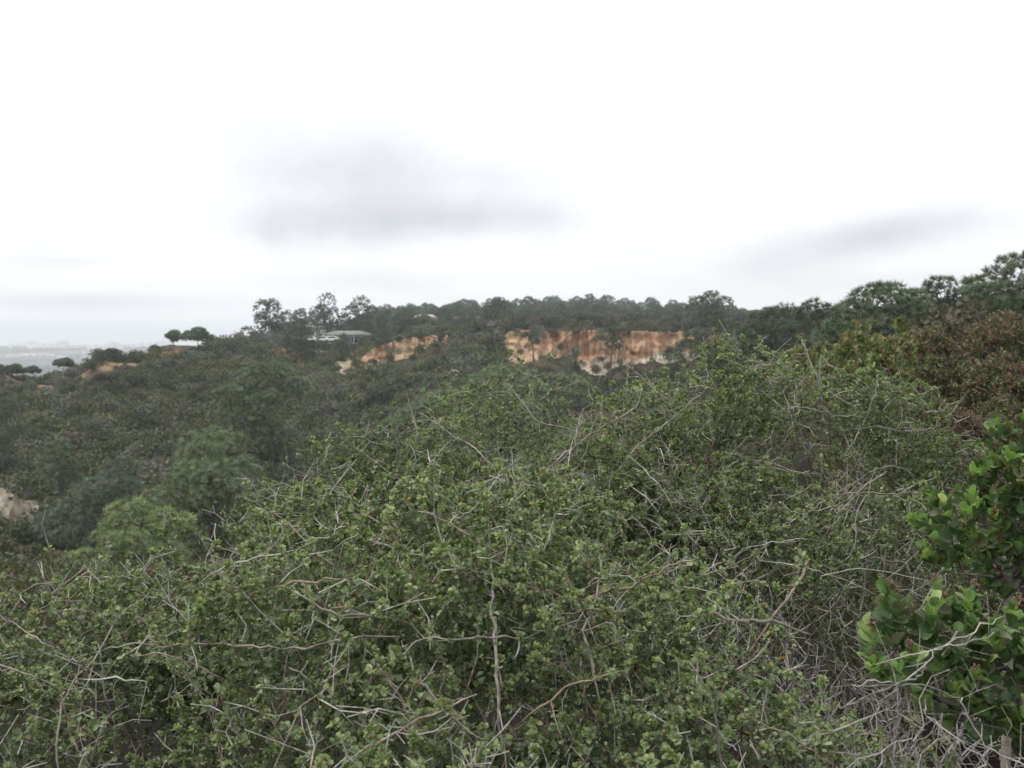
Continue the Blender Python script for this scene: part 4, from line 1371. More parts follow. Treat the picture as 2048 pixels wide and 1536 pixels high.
def car(label, loc, rot, s=1.0):
    o = thing('parked_car', label, 'car', loc, 'white cars by the low building')
    o.rotation_euler = (0, 0, rot)
    prof = np.array([(-2.2, 0.35), (-2.25, 0.8), (-1.5, 0.95), (-0.8, 1.5), (0.9, 1.55), (1.8, 1.0), (2.2, 0.92), (2.25, 0.35)]) * s
    n = len(prof)
    V_ = np.concatenate([np.stack([prof[:, 0], np.full(n, sgn * 0.85 * s) * np.where(prof[:, 1] > 1.2 * s, 0.82, 1), prof[:, 1]], -1) for sgn in (-1, 1)])
    k = np.arange(n)
    q = np.stack([k, n + k, n + (k + 1) % n, (k + 1) % n], -1)
    add('body', mesh_np('body', V_, [q, k[None], (n + k)[None, ::-1]], None, M_WHITE), o)
    for sgn in (-1, 1):
        w0 = np.array([(-1.2, 1.0), (-0.72, 1.42), (0.8, 1.46), (1.45, 1.02)]) * s
        V2 = np.stack([w0[:, 0], np.array([0.88, 0.78, 0.78, 0.88]) * sgn * s, w0[:, 1]], -1)
        V2 = np.concatenate([V2, V2 * np.array([1, 0.93, 1])])
        add('side_window', mesh_np('side_window', V2, np.array([(0, 1, 2, 3), (7, 6, 5, 4), (0, 4, 5, 1), (1, 5, 6, 2), (2, 6, 7, 3), (3, 7, 4, 0)]), None, M_GLASS), o)
        for xw in (-1.4, 1.4):
            th = np.arange(14) * 2 * np.pi / 14
            ring = np.stack([xw * s + 0.34 * s * np.cos(th), th * 0, 0.34 * s + 0.34 * s * np.sin(th)], -1)
            Vw = np.concatenate([ring + [0, sgn * 0.70 * s, 0], ring + [0, sgn * 0.89 * s, 0]])
            kk_ = np.arange(14)
            add('wheel', mesh_np('wheel', Vw, [np.stack([kk_, 14 + kk_, 14 + (kk_ + 1) % 14, (kk_ + 1) % 14], -1), kk_[None], (14 + kk_)[None, ::-1]], None, M_TYRE), o)
    return o


for u, lab, rot in ((618, 'white car farthest from the building, half behind a pine', 0.1), (640, 'white car in the middle of the parked three', 0.35), (660, 'white car parked against the low building', 0.2)):
    p = P(u, 684, 232)
    car(lab, (p[0], 232 + (u - 640) * 0.05, p[2] - 0.1), rot)

p = P(771, 660, 262)
sh = thing('white_shed', 'small white shed between the pines on the plateau', 'shed', (p[0], 262, p[2] - 0.5))
boxes('wall', [(-1.3, 1.3, 0, 3.0, 0, 1.8)], M_TANW, sh)
hip_roof('roof', -1.5, 1.5, -0.3, 3.3, 1.8, 2.4, 0.6, M_WHITE, sh)
boxes('door', [(-0.4, 0.5, -0.06, -0.003, 0, 1.8)], M_GLASS, sh)
p = P(848, 636, 318)
sh = thing('tan_house', 'tan house top showing among the tree line above the round pine', 'house', (p[0], 318, p[2] - 2.6))
boxes('wall', [(-3.6, 3.6, 0, 6, 0, 2.6)], M_TANW, sh)
hip_roof('roof', -4.0, 4.0, -0.4, 6.4, 2.6, 3.8, 1.5, plain_mat('tan_roof', (0.40, 0.35, 0.28), 0.9), sh)
for k in range(3):
    boxes('window', [(-2.8 + k * 2.1, -1.6 + k * 2.1, -0.05, -0.003, 1.0, 2.1)], M_GLASS, sh)
pa, pb = P(908, 639, 312), P(962, 640, 312)
wl = thing('garden_wall', 'long pale low wall standing before the tree line', 'wall', ((pa[0] + pb[0]) / 2, 312, min(pa[2], pb[2]) - 0.4))
Lw = pb[0] - pa[0]
for k in range(6):
    boxes('panel', [(-Lw / 2 + k * Lw / 6 + 0.06, -Lw / 2 + (k + 1) * Lw / 6 - 0.06, 0, 0.15, 0, 1.3 + 0.05 * (k % 2))], M_CONC, wl)
for k in range(7):
    boxes('post', [(-Lw / 2 + k * Lw / 6 - 0.055, -Lw / 2 + k * Lw / 6 + 0.055, -0.03, 0.18, 0, 1.5)], M_CONC, wl)

# far town on the mesa across the valley
gb = np.random.default_rng(120)
M_FARW = plain_mat('far_white_wall', (0.80, 0.79, 0.77), 0.7, vary=0.03, scale=0.05)
M_FARR = plain_mat('far_roof', (0.62, 0.62, 0.62), 0.8, vary=0.05, scale=0.05)
for wi, (u, v, wpx, hpx, Y) in enumerate(sorted(((30, 690, 24, 4, 3100), (88, 690, 66, 4, 3000), (150, 691, 22, 3, 3050), (205, 692, 62, 4, 2950), (185, 705, 40, 3, 2650), (222, 686, 20, 4, 3500), (300, 688, 44, 4, 3200), (262, 690, 18, 3, 3300),
                            (68, 710, 56, 4, 2500), (130, 714, 34, 3, 2400), (20, 712, 18, 3, 2450), (168, 713, 22, 3, 2420), (320, 684, 20, 3, 3600), (120, 684, 16, 4, 3700), (60, 684, 12, 3, 3700)))):
    p = P(u, v + 2, Y)
    wd, ht = wpx / F * Y, hpx / F * Y
    zg = min(gz1(p[0], Y), p[2])
    o = thing('warehouse', 'pale warehouse on the hazy far mesa, %s from the left' % NTH[wi], 'warehouse', (p[0], Y, zg - 1), 'hazy warehouses across the valley')
    top = p[2] - zg + 1 + ht
    boxes('wall', [(-wd / 2, wd / 2, 0, 40, 0, top)], M_FARW, o)
    boxes('roof', [(-wd / 2 - 1, wd / 2 + 1, -1, 41, top, top + 0.9)], M_FARR, o)
    for k in range(max(2, int(wpx / 12))):
        xw = -wd / 2 + wd * (k + 0.3) / max(2, int(wpx / 12))
        boxes('window', [(xw, xw + 7, -0.15, -0.01, top - 4.2, top - 2.2)], M_GLASS, o)
# dark groves that break up the far mesa
VV, FF, CC, off = [], [], [], 0
for k in range(560):
    u = -150 + 750 * gb.random()
    Y = 1700 + 2100 * gb.random()
    x = (u - 1024) / F * Y
    if fbm(np.array([x / 300.0]), np.array([Y / 260.0]), 71, 2)[0] < -0.05:
        continue
    v_, f_, c_ = protos_far['dark'][k % 3]
    r = 7 + 9 * gb.random()
    z = gz1(x, Y)
    VV.append(v_ * np.array([r * 1.5, r, r * 0.6]) + np.array([x, Y, z - 0.2 * r])); FF.append(f_ + off); CC.append(c_); off += len(v_)
o = add('far_woods', mesh_np('far_woods', np.concatenate(VV), np.concatenate(FF), np.concatenate(CC), M_SHRUB))
o['kind'] = 'stuff'
o['label'] = 'hazy dark woods scattered over the mesa across the valley'
o['category'] = 'woods'

# ------------------------------------------------------------------ the scrub oaks in front
g = np.random.default_rng(200)
B_ELL = [(-0.43, 2.38, 0.70, 0.44, 0.50, 0.54), (-0.12, 2.50, 0.80, 0.48, 0.48, 0.54), (0.28, 2.42, 0.64, 0.46, 0.48, 0.57), (-0.22, 1.90, 0.46, 0.62, 0.48, 0.45),
         (0.24, 1.88, 0.45, 0.50, 0.48, 0.46), (0.55, 2.20, 0.48, 0.36, 0.45, 0.48), (-0.50, 1.75, 0.36, 0.40, 0.40, 0.40)]
oakB, _ = oak('big scrub oak filling the lower middle, crossed by thick grey branches', B_ELL, 6200, 7.0, g, 9, 0.0195, (1.46, 1.50, 1.48), bald=[P(640, 1420, 1.9).tolist() + [0.16, 0.1], P(1200, 1010, 2.9).tolist() + [0.2, 0.2], P(930, 1500, 1.75).tolist() + [0.1, 0.2]])
A_ELL = [(-1.28, 2.75, 0.52, 0.55, 0.50, 0.52), (-0.98, 2.35, 0.42, 0.46, 0.48, 0.46), (-1.05, 1.95, 0.34, 0.45, 0.42, 0.42), (-0.98, 2.75, 0.60, 0.22, 0.3, 0.52), (-1.7, 2.5, 0.4, 0.5, 0.5, 0.5)]
oakA, _ = oak('scrub oak in the lower corner with long crossing twigs, beside the biggest one', A_ELL, 3600, 6.8, g, 9, 0.0180, (1.25, 1.32, 1.32), bald=[P(220, 1400, 2.1).tolist() + [0.2, 0.15]])
C_ELL = [(0.02, 3.72, 0.86, 0.58, 0.52, 0.66), (-0.44, 3.66, 0.74, 0.48, 0.48, 0.60), (-0.74, 3.54, 0.64, 0.35, 0.40, 0.57), (0.40, 3.52, 0.74, 0.50, 0.48, 0.57)]
oakC, _ = oak('scrub oak behind the biggest one, its forked dead branches pointing up at the cliff', C_ELL, 5400, 6.6, g, 7, 0.0180, (1.06, 1.15, 1.13), bald=[P(1020, 990, 3.2).tolist() + [0.25, 0.3]])
D_ELL = [(0.86, 4.20, 0.92, 0.62, 0.58, 0.68), (1.25, 4.20, 0.95, 0.60, 0.58, 0.68), (1.62, 4.10, 0.80, 0.42, 0.50, 0.60), (0.48, 4.05, 0.88, 0.40, 0.48, 0.60), (0.85, 3.55, 0.72, 0.5, 0.42, 0.5), (1.25, 3.6, 0.68, 0.45, 0.45, 0.5)]
oakD, _ = oak('tallest scrub oak at the back with a bleached stub on top, beside the sumac', D_ELL, 6000, 6.4, g, 7, 0.0185, (1.25, 1.32, 1.22), bald=[P(1660, 1010, 3.4).tolist() + [0.28, 0.45]])

# bare branches that cross the leaves
for uv, Y, r0, r1, m in (
        ([(1178, 1305), (1166, 1262), (1187, 1217), (1201, 1125), (1195, 1100)], [1.98, 2.0, 2.04, 2.1, 2.12], 0.0085, 0.0045, M_BRANCH),
        ([(1187, 1220), (1253, 1220), (1270, 1203)], [2.03, 2.0, 2.0], 0.0055, 0.0035, M_BRANCH),
        ([(1166, 1262), (1225, 1247), (1252, 1305)], [2.0, 1.95, 1.93], 0.005, 0.003, M_BRANCH),
        ([(1166, 1262), (1132, 1247), (1110, 1225)], [2.0, 1.98, 1.98], 0.005, 0.003, M_BRANCH),
        ([(1212, 1183), (1262, 1173), (1292, 1158), (1340, 1131), (1396, 1117)], [2.14, 2.1, 2.08, 2.05, 2.03], 0.0075, 0.0055, M_PINK),
        ([(1162, 1048), (1178, 1123)], 2.12, 0.0045, 0.0055, M_PINK),
        ([(838, 1015), (915, 1058), (992, 1105)], 2.12, 0.0045, 0.0075, M_PINK),
        ([(996, 1380), (988, 1270), (984, 1209), (988, 1150)], [1.84, 1.93, 1.98, 2.04], 0.0095, 0.006, M_BRANCH),
        ([(990, 1274), (930, 1279), (850, 1277), (798, 1312)], [1.92, 1.9, 1.88, 1.85], 0.006, 0.0035, M_BRANCH),
        ([(772, 1038), (800, 1100), (828, 1160)], 2.12, 0.0055, 0.0075, M_PINK),
        ([(438, 1140), (490, 1121), (562, 1110)], 2.12, 0.0045, 0.004, M_PALE),
        ([(482, 990), (550, 1028), (610, 1080)], [2.38, 2.32, 2.25], 0.0030, 0.0050, M_BRANCH),
        ([(586, 1185), (663, 1223), (747, 1232)], 2.0, 0.006, 0.0075, M_BRANCH),
        ([(455, 1286), (520, 1292), (585, 1298), (700, 1277)], [1.95, 1.95, 1.93, 1.93], 0.0055, 0.006, M_BRANCH),
        ([(836, 1350), (870, 1395), (900, 1430)], 1.78, 0.007, 0.009, M_BRANCH),
        ([(728, 1516), (770, 1480), (840, 1440)], 1.70, 0.005, 0.007, M_PINK),
        ([(406, 1083), (470, 1105), (560, 1150)], [2.3, 2.25, 2.2], 0.0028, 0.0048, M_BRANCH),
        ([(1030, 1170), (1075, 1178), (1120, 1192)], 2.05, 0.0055, 0.0062, M_PINK),
        ([(1128, 1142), (1148, 1175), (1166, 1208)], 2.05, 0.0045, 0.005, M_PINK),
        ([(610, 1162), (690, 1160), (705, 1163)], 2.03, 0.006, 0.005, M_PINK),
        ([(560, 1100), (600, 1160), (640, 1200)], 2.12, 0.0045, 0.005, M_BRANCH),
        ([(1420, 1225), (1465, 1243), (1500, 1240), (1540, 1245)], 1.9, 0.0075, 0.0095, M_BRANCH),
        ([(1618, 1122), (1590, 1170), (1562, 1214)], [2.05, 2.02, 2.0], 0.0065, 0.0075, M_PINK),
        ([(1100, 1400), (1160, 1360), (1240, 1345)], 1.8, 0.005, 0.0035, M_PINK),
        ([(760, 1340), (800, 1400), (850, 1500)], 1.75, 0.005, 0.0065, M_PINK),
        ([(1380, 1320), (1420, 1390), (1440, 1500)], 1.75, 0.004, 0.006, M_BRANCH)):
    stick(oakB, uv, Y, r0, r1, m, g, spurs=3)
for uv, Y, r0, r1, m in (
        ([(0, 1332), (70, 1355), (135, 1378), (180, 1372)], 2.05, 0.0055, 0.004, M_BRANCH),
        ([(118, 1460), (140, 1370), (190, 1320), (240, 1230), (300, 1185)], [1.95, 2.02, 2.1, 2.2, 2.3], 0.006, 0.003, M_BRANCH),
        ([(75, 1278), (110, 1300), (145, 1320), (182, 1319)], 2.1, 0.0045, 0.0045, M_BRANCH),
        ([(150, 1221), (190, 1226), (218, 1243), (250, 1290)], 2.22, 0.004, 0.004, M_BRANCH),
        ([(255, 1290), (310, 1287), (325, 1265), (350, 1245), (357, 1195)], [2.15, 2.15, 2.18, 2.2, 2.25], 0.005, 0.0032, M_BRANCH),
        ([(238, 1270), (290, 1235), (358, 1193)], 2.28, 0.003, 0.004, M_PINK),
        ([(265, 1308), (320, 1310), (370, 1322), (420, 1345)], 2.02, 0.0042, 0.005, M_PINK),
        ([(305, 1296), (360, 1290), (440, 1288)], 2.05, 0.0045, 0.005, M_PINK),
        ([(120, 1370), (130, 1430), (148, 1480), (158, 1500)], 1.95, 0.0045, 0.0055, M_PINK),
        ([(235, 1357), (285, 1362), (298, 1380)], 2.0, 0.004, 0.003, M_PALE),
        ([(195, 1290), (203, 1330), (207, 1370)], 2.05, 0.003, 0.004, M_DEAD),
        ([(52, 1210), (85, 1180), (112, 1158)], 2.55, 0.004, 0.003, M_BRANCH),
        ([(205, 1200), (200, 1165), (200, 1118)], 2.6, 0.005, 0.003, M_BRANCH),
        ([(215, 1185), (245, 1145), (250, 1120)], 2.6, 0.004, 0.002, M_BRANCH),
        ([(160, 1536), (168, 1505), (172, 1498)], 1.8, 0.005, 0.004, M_PALE),
        ([(180, 1536), (196, 1480), (212, 1445)], 1.8, 0.004, 0.004, M_BRANCH)):
    stick(oakA, uv, Y, r0, r1, m, g, spurs=3)
for uv, Y, r0, r1, m in (
        ([(1015, 768), (1036, 792), (1075, 842), (1150, 862)], [3.2, 3.15, 3.1, 3.05], 0.0042, 0.0065, M_BRANCH),
        ([(1128, 908), (1150, 893), (1155, 850), (1172, 815), (1208, 806)], [3.0, 3.02, 3.06, 3.1, 3.12], 0.010, 0.004, M_BRANCH),
        ([(1150, 893), (1195, 860), (1270, 815), (1282, 780)], [3.02, 3.04, 3.08, 3.1], 0.0075, 0.004, M_BRANCH),
        ([(1232, 704), (1268, 742), (1320, 790)], [3.3, 3.28, 3.2], 0.0032, 0.005, M_DEAD),
        ([(1275, 897), (1330, 850), (1376, 809), (1424, 770)], [3.0, 3.02, 3.05, 3.08], 0.0075, 0.004, M_BRANCH),
        ([(1376, 809), (1340, 800), (1312, 785)], 3.05, 0.0045, 0.003, M_BRANCH),
        ([(1376, 809), (1410, 806)], 3.05, 0.0035, 0.003, M_BRANCH),
        ([(842, 826), (880, 852), (940, 890), (960, 905)], [3.15, 3.1, 3.05, 3.0], 0.0045, 0.0065, M_DEAD),
        ([(822, 842), (865, 840), (910, 850)], 3.15, 0.004, 0.005, M_BRANCH),
        ([(565, 930), (600, 945), (660, 975), (700, 1000)], [3.1, 3.05, 3.0, 2.95], 0.003, 0.0055, M_BRANCH),
        ([(592, 905), (612, 950), (640, 990)], 3.05, 0.003, 0.004, M_BRANCH),
        ([(710, 895), (745, 920), (800, 960)], 3.05, 0.004, 0.005, M_BRANCH),
        ([(1010, 955), (1005, 1000), (1040, 1020)], 2.95, 0.003, 0.004, M_DEAD),
        ([(1029, 957), (1034, 1012)], 2.95, 0.0035, 0.003, M_PALE),
        ([(1310, 960), (1328, 985), (1346, 1018)], 2.85, 0.0042, 0.0032, M_PALE),
        ([(1095, 1010), (1065, 1045), (1020, 1085)], 2.85, 0.003, 0.0045, M_DEAD),
        ([(1180, 872), (1160, 930), (1110, 960)], 2.95, 0.004, 0.0035, M_BRANCH),
        ([(1110, 780), (1075, 800), (1060, 770)], 3.2, 0.004, 0.003, M_BRANCH)):
    stick(oakC, uv, (np.array(Y) + 0.2).tolist(), r0, r1, m, g, spurs=3)
for uv, Y, r0, r1, m in (
        ([(1602, 680), (1612, 700), (1622, 728), (1635, 760)], 3.85, 0.006, 0.010, M_PALE),
        ([(1509, 770), (1545, 800), (1582, 835)], 3.6, 0.0045, 0.0055, M_DEAD),
        ([(1582, 835), (1585, 870), (1560, 910)], 3.6, 0.005, 0.004, M_DEAD),
        ([(1640, 820), (1665, 830), (1700, 832), (1712, 826)], 3.6, 0.005, 0.004, M_DEAD),
        ([(1646, 810), (1680, 855), (1702, 905), (1722, 945)], 3.55, 0.004, 0.005, M_DEAD),
        ([(1435, 716), (1480, 730), (1520, 750)], 3.8, 0.003, 0.0045, M_DEAD),
        ([(1520, 725), (1560, 728), (1600, 724)], 3.85, 0.004, 0.005, M_BRANCH),
        ([(1660, 720), (1630, 735), (1600, 770)], 3.75, 0.003, 0.005, M_BRANCH),
        ([(1754, 748), (1754, 770), (1745, 800)], 3.75, 0.005, 0.006, M_PALE),
        ([(1770, 765), (1740, 775)], 3.75, 0.003, 0.004, M_DEAD),
        ([(1790, 785), (1835, 792), (1850, 830)], 3.75, 0.004, 0.003, M_DEAD),
        ([(1760, 855), (1800, 862), (1850, 860), (1880, 850)], 3.5, 0.005, 0.004, M_DEAD),
        ([(1600, 1028), (1650, 1018), (1690, 1003), (1722, 978)], [3.1, 3.08, 3.06, 3.05], 0.0055, 0.010, M_BRANCH),
        ([(1722, 978), (1728, 952), (1718, 912), (1700, 890)], 3.05, 0.006, 0.004, M_DEAD),
        ([(1728, 952), (1760, 935), (1800, 935), (1830, 950)], 3.08, 0.005, 0.003, M_DEAD),
        ([(1732, 990), (1712, 1030), (1708, 1095), (1690, 1122)], 3.0, 0.005, 0.004, M_DEAD),
        ([(1730, 985), (1790, 990), (1815, 988)], 3.0, 0.006, 0.005, M_BRANCH),
        ([(1600, 945), (1625, 960), (1600, 985), (1570, 1000)], 3.15, 0.005, 0.003, M_DEAD),
        ([(1560, 1082), (1600, 1080), (1612, 1078)], 2.9, 0.004, 0.003, M_PALE)):
    stick(oakD, uv, Y, r0, r1, m, g, spurs=3)


# ------------------------------------------------------------------ dead thickets and the finer shrubs
def brush(name, label, cat, ells, n, g, mat, rtip, per=0, tpl=None, size=0.01, tints=None, toptint=None, group=None, depth=0.9, up=0.5, thick=0.004, max_br=25, bf=0.3, facing=False, rmax=0.014, poke=0.05):
    c0 = np.mean([e[:2] for e in ells], axis=0)
    o = thing(name, label, cat, (c0[0], c0[1], gz1(*c0)), group)
    nodes = bush_nodes(ells, n, g, depth, poke, facing)
    rts = []
    for e in ells:
        for k in range(3):
            x, y = e[0] + g.normal() * e[3] * 0.3, e[1] + g.normal() * e[4] * 0.3
            rts.append((x, y, gz1(x, y) - 0.03))
    Pt, par, cnt, r = twig_tree(name, nodes, np.array(rts), bf, o, mat, mat, rtip, 0.40, thick, max_br, rmax)
    if per:
        thin = np.where((par >= 0) & (cnt <= 5))[0]
        q = inside(ells, Pt[thin])
        src = np.repeat(thin, g.poisson(per * np.clip((q - 0.4) * 2.5, 0.05, 1.2)))
        m = len(src)
        t = g.random((m, 1))
        A, B = Pt[par[src]], Pt[src]
        pos = A * (1 - t) + B * t
        out = unit(g.normal(size=(m, 3)) * 0.8 + unit(B - A) * 0.8 + np.array([0, 0, up]))
        R = orient(unit(g.normal(size=(m, 3)) + np.array([0, 0, 0.4])), out)
        sc = size * (0.6 + 0.8 * g.random(m))
        C = jitter_cols(g, m, 1.0, 0.2, tints)
        if toptint is not None:                     # dried flower heads sit at the shoot tips only
            tip = (q[np.searchsorted(thin, src)] > 0.86) & (g.random(m) < 0.58)
            C[tip] = jitter_cols(g, int(tip.sum()), 1.0, 0.22, toptint)
        LV, LF = scatter(tpl, pos - np.array(o.location), R, sc)
        lo = add('foliage', mesh_np('foliage', LV, LF, np.repeat(C, len(tpl[0]), 0), M_SHRUB), o)
        lo['kind'] = 'stuff'
    return o


NARROW = (np.array([[0, 0, 0], [0.16, 0.45, 0.03], [0, 1, 0], [-0.16, 0.45, 0.03]]), np.array([[0, 1, 2, 3]]))
BLADE = (np.array([[0, 0, 0], [0.2, 0.5, 0.05], [0, 1.0, -0.02], [-0.2, 0.5, 0.05]]), np.array([[0, 1, 2, 3]]))
TINYG = [((0.075, 0.10, 0.035), 0.6), ((0.10, 0.12, 0.05), 0.4)]
RUST_T = [((0.235, 0.125, 0.098), 0.46), ((0.185, 0.110, 0.090), 0.32), ((0.15, 0.145, 0.085), 0.22)]
DKG_T = [((0.115, 0.138, 0.058), 0.6), ((0.145, 0.165, 0.075), 0.4)]
g = np.random.default_rng(300)
brush('dead_thicket', 'tangle of grey dead twigs with few leaves between scrub oak and glossy bushes', 'thicket', [(1.05, 2.95, 0.50, 0.48, 0.45, 0.50), (0.80, 3.05, 0.62, 0.34, 0.36, 0.42), (0.86, 2.50, 0.42, 0.40, 0.42, 0.46), (1.25, 3.3, 0.62, 0.35, 0.4, 0.45), (0.80, 2.15, 0.34, 0.30, 0.32, 0.42)],
      5200, g, M_DEAD, 0.00125, 2.0, NARROW, 0.012, TINYG, None, None, 0.8, 0.3)
brush('dead_thicket', 'bare dead twig heap in the lower corner under the glossy leaved bush', 'thicket', [(0.78, 1.80, 0.68, 0.24, 0.22, 0.36), (0.62, 1.74, 0.54, 0.24, 0.24, 0.34), (0.98, 1.74, 0.66, 0.24, 0.22, 0.36)],
      2900, g, M_DEAD, 0.0012, 0.5, NARROW, 0.010, TINYG, None, None, 0.85, 0.3)
HB = 'rust and dark green chaparral bushes on the far side of the glossy bushes'


def mound(u, v, wpx, hpx, Y):
    """lobes that fill a bush seen at u, v and reaching the ground"""
    p = P(u, v, Y)
    rx, rz = wpx / F * Y / 2, hpx / F * Y / 2
    zg = gz1(p[0], Y)
    gl = np.random.default_rng(int(u * 7 + v))
    e = [(p[0], Y, p[2], rx * 0.8, rx * 0.75, rz)]
    for k in range(4):
        e.append((p[0] + gl.normal() * rx * 0.45, Y + gl.normal() * rx * 0.35, p[2] - rz * 0.4 * gl.random(), rx * 0.5, rx * 0.5, rz * 0.75))
    if p[2] - rz > zg:
        e.append((p[0], Y, (zg + p[2]) / 2, rx * 0.75, rx * 0.7, max((p[2] - zg) / 2, 0.1)))
    return e


for (lab, u, v, wp, hp, Y, n, per, sz, tt, top, mt) in (
        ('rusty red bush just beyond the sumac', 1858, 700, 120, 80, 11.0, 1300, 5, 0.06, DKG_T, RUST_T, M_BROWN),
        ('grey green domed bush below the flat topped pine', 1925, 702, 190, 120, 13.5, 1500, 6, 0.07, [((0.085, 0.085, 0.05), 1.0)], [((0.12, 0.115, 0.075), 1.0)], M_BROWN),
        ('rust topped bush under the frame edge pine', 2010, 700, 170, 150, 12.0, 1500, 6, 0.06, DKG_T, RUST_T, M_BROWN),
        ('dark green bush below the rusty red bush', 1885, 768, 190, 120, 9.2, 1600, 6, 0.05, DKG_T, [((0.085, 0.065, 0.04), 1.0)], M_BROWN),
        ('dark bush with a rusty crown at the frame edge', 1995, 790, 200, 150, 8.6, 1600, 6, 0.05, DKG_T, RUST_T, M_BROWN),
        ('olive twiggy half bare bush behind the glossy bush', 2000, 850, 180, 110, 7.0, 1500, 4.0, 0.035, DKG_T, [((0.12, 0.10, 0.07), 1.0)], M_BROWN),
        ('dark low bush beside the scrub oak flank', 1865, 850, 170, 130, 7.2, 1500, 6, 0.038, DKG_T, [((0.11, 0.065, 0.045), 1.0)], M_BROWN),
        ('pinkish dried flower heads on a small bush', 1918, 850, 110, 70, 5.6, 1300, 3.5, 0.014, DKG_T, [((0.36, 0.21, 0.18), 0.6), ((0.25, 0.13, 0.11), 0.4)], M_BROWN),
        ('reddish brown low bush just above the glossy bush', 1930, 960, 230, 150, 5.0, 2000, 3.2, 0.018, [((0.10, 0.062, 0.045), 0.6), ((0.06, 0.06, 0.03), 0.4)], RUST_T, M_BROWN),
        ('olive and brown thin bush beyond the dead thicket', 1800, 960, 200, 170, 4.7, 1900, 4.0, 0.018, DKG_T, [((0.10, 0.10, 0.05), 1.0)], M_BROWN),
        ('pale brown dry buckwheat bush behind the corner scrub oak', 300, 1195, 190, 130, 13.0, 1300, 3.0, 0.07, [((0.15, 0.135, 0.10), 0.6), ((0.11, 0.11, 0.07), 0.4)], [((0.17, 0.11, 0.07), 0.4), ((0.17, 0.155, 0.12), 0.6)], M_BROWN),
        ('green and brown low brush behind the corner scrub oak', 120, 1180, 240, 110, 15.0, 1200, 4.0, 0.08, DKG_T, [((0.085, 0.10, 0.05), 1.0)], M_BROWN)):
    brush('chaparral_bush', lab, 'bush', mound(u, v, wp, hp, Y), int(n * 1.3), g, mt, 0.0016 + 0.00025 * Y, per * 1.25, BLADE if sz > 0.03 else NARROW, sz * 0.76, tt, top, HB if u > 1000 else 'dry brush behind the corner scrub oak', 0.5, 0.5, 0.02, 8, 0.3, True, 0.03)
SUM_T = [((0.16, 0.215, 0.08), 0.5), ((0.20, 0.235, 0.095), 0.3), ((0.12, 0.165, 0.065), 0.2)]
SUM_TOP = [((0.28, 0.19, 0.10), 0.32), ((0.21, 0.23, 0.095), 0.58), ((0.31, 0.17, 0.12), 0.10)]
brush('sumac_bush', 'laurel sumac with upright orange tipped leaves behind the tall scrub oak', 'bush', mound(1722, 742, 200, 150, 7.6) + mound(1795, 720, 90, 100, 7.8)[:2] + [tuple(P(1800, 668, 7.7)) + (0.06, 0.06, 0.14)],
      1500, g, M_PINK, 0.0022, 10, BLADE, 0.044, SUM_T, SUM_TOP, None, 0.45, 1.3, 0.02, 8, 0.3, True, 0.03, 0.08)

# ------------------------------------------------------------------ lemonade berry: stiff round leaves round each shoot tip
LEM_T = [((0.225, 0.335, 0.095), 0.45), ((0.170, 0.270, 0.080), 0.27), ((0.285, 0.385, 0.145), 0.28)]
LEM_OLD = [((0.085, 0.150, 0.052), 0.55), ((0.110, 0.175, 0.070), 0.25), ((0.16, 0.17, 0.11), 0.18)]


def round_leaf(nb, wid, cup):
    a = np.arange(nb) * 2 * np.pi / nb
    rings = [np.array([[0, 0.5, 0]])]
    for s in (0.55, 1.0):
        x = 0.5 * wid * s * np.sin(a)
        y = 0.5 - 0.5 * s * np.cos(a)
        z = cup * (x / wid) ** 2 * 2.2 - 0.10 * cup * (y - 0.5) + 0.012 * np.sin(a * 3)
        rings.append(np.stack([x, y, z], -1))
    V_ = np.concatenate(rings)
    k = np.arange(nb)
    f3 = np.stack([np.zeros(nb, int), 1 + (k + 1) % nb, 1 + k], -1)
    f4 = np.stack([1 + k, 1 + (k + 1) % nb, 1 + nb + (k + 1) % nb, 1 + nb + k], -1)
    tri = np.concatenate([f3, f4[:, [0, 1, 2]], f4[:, [0, 2, 3]]])
    return V_, tri


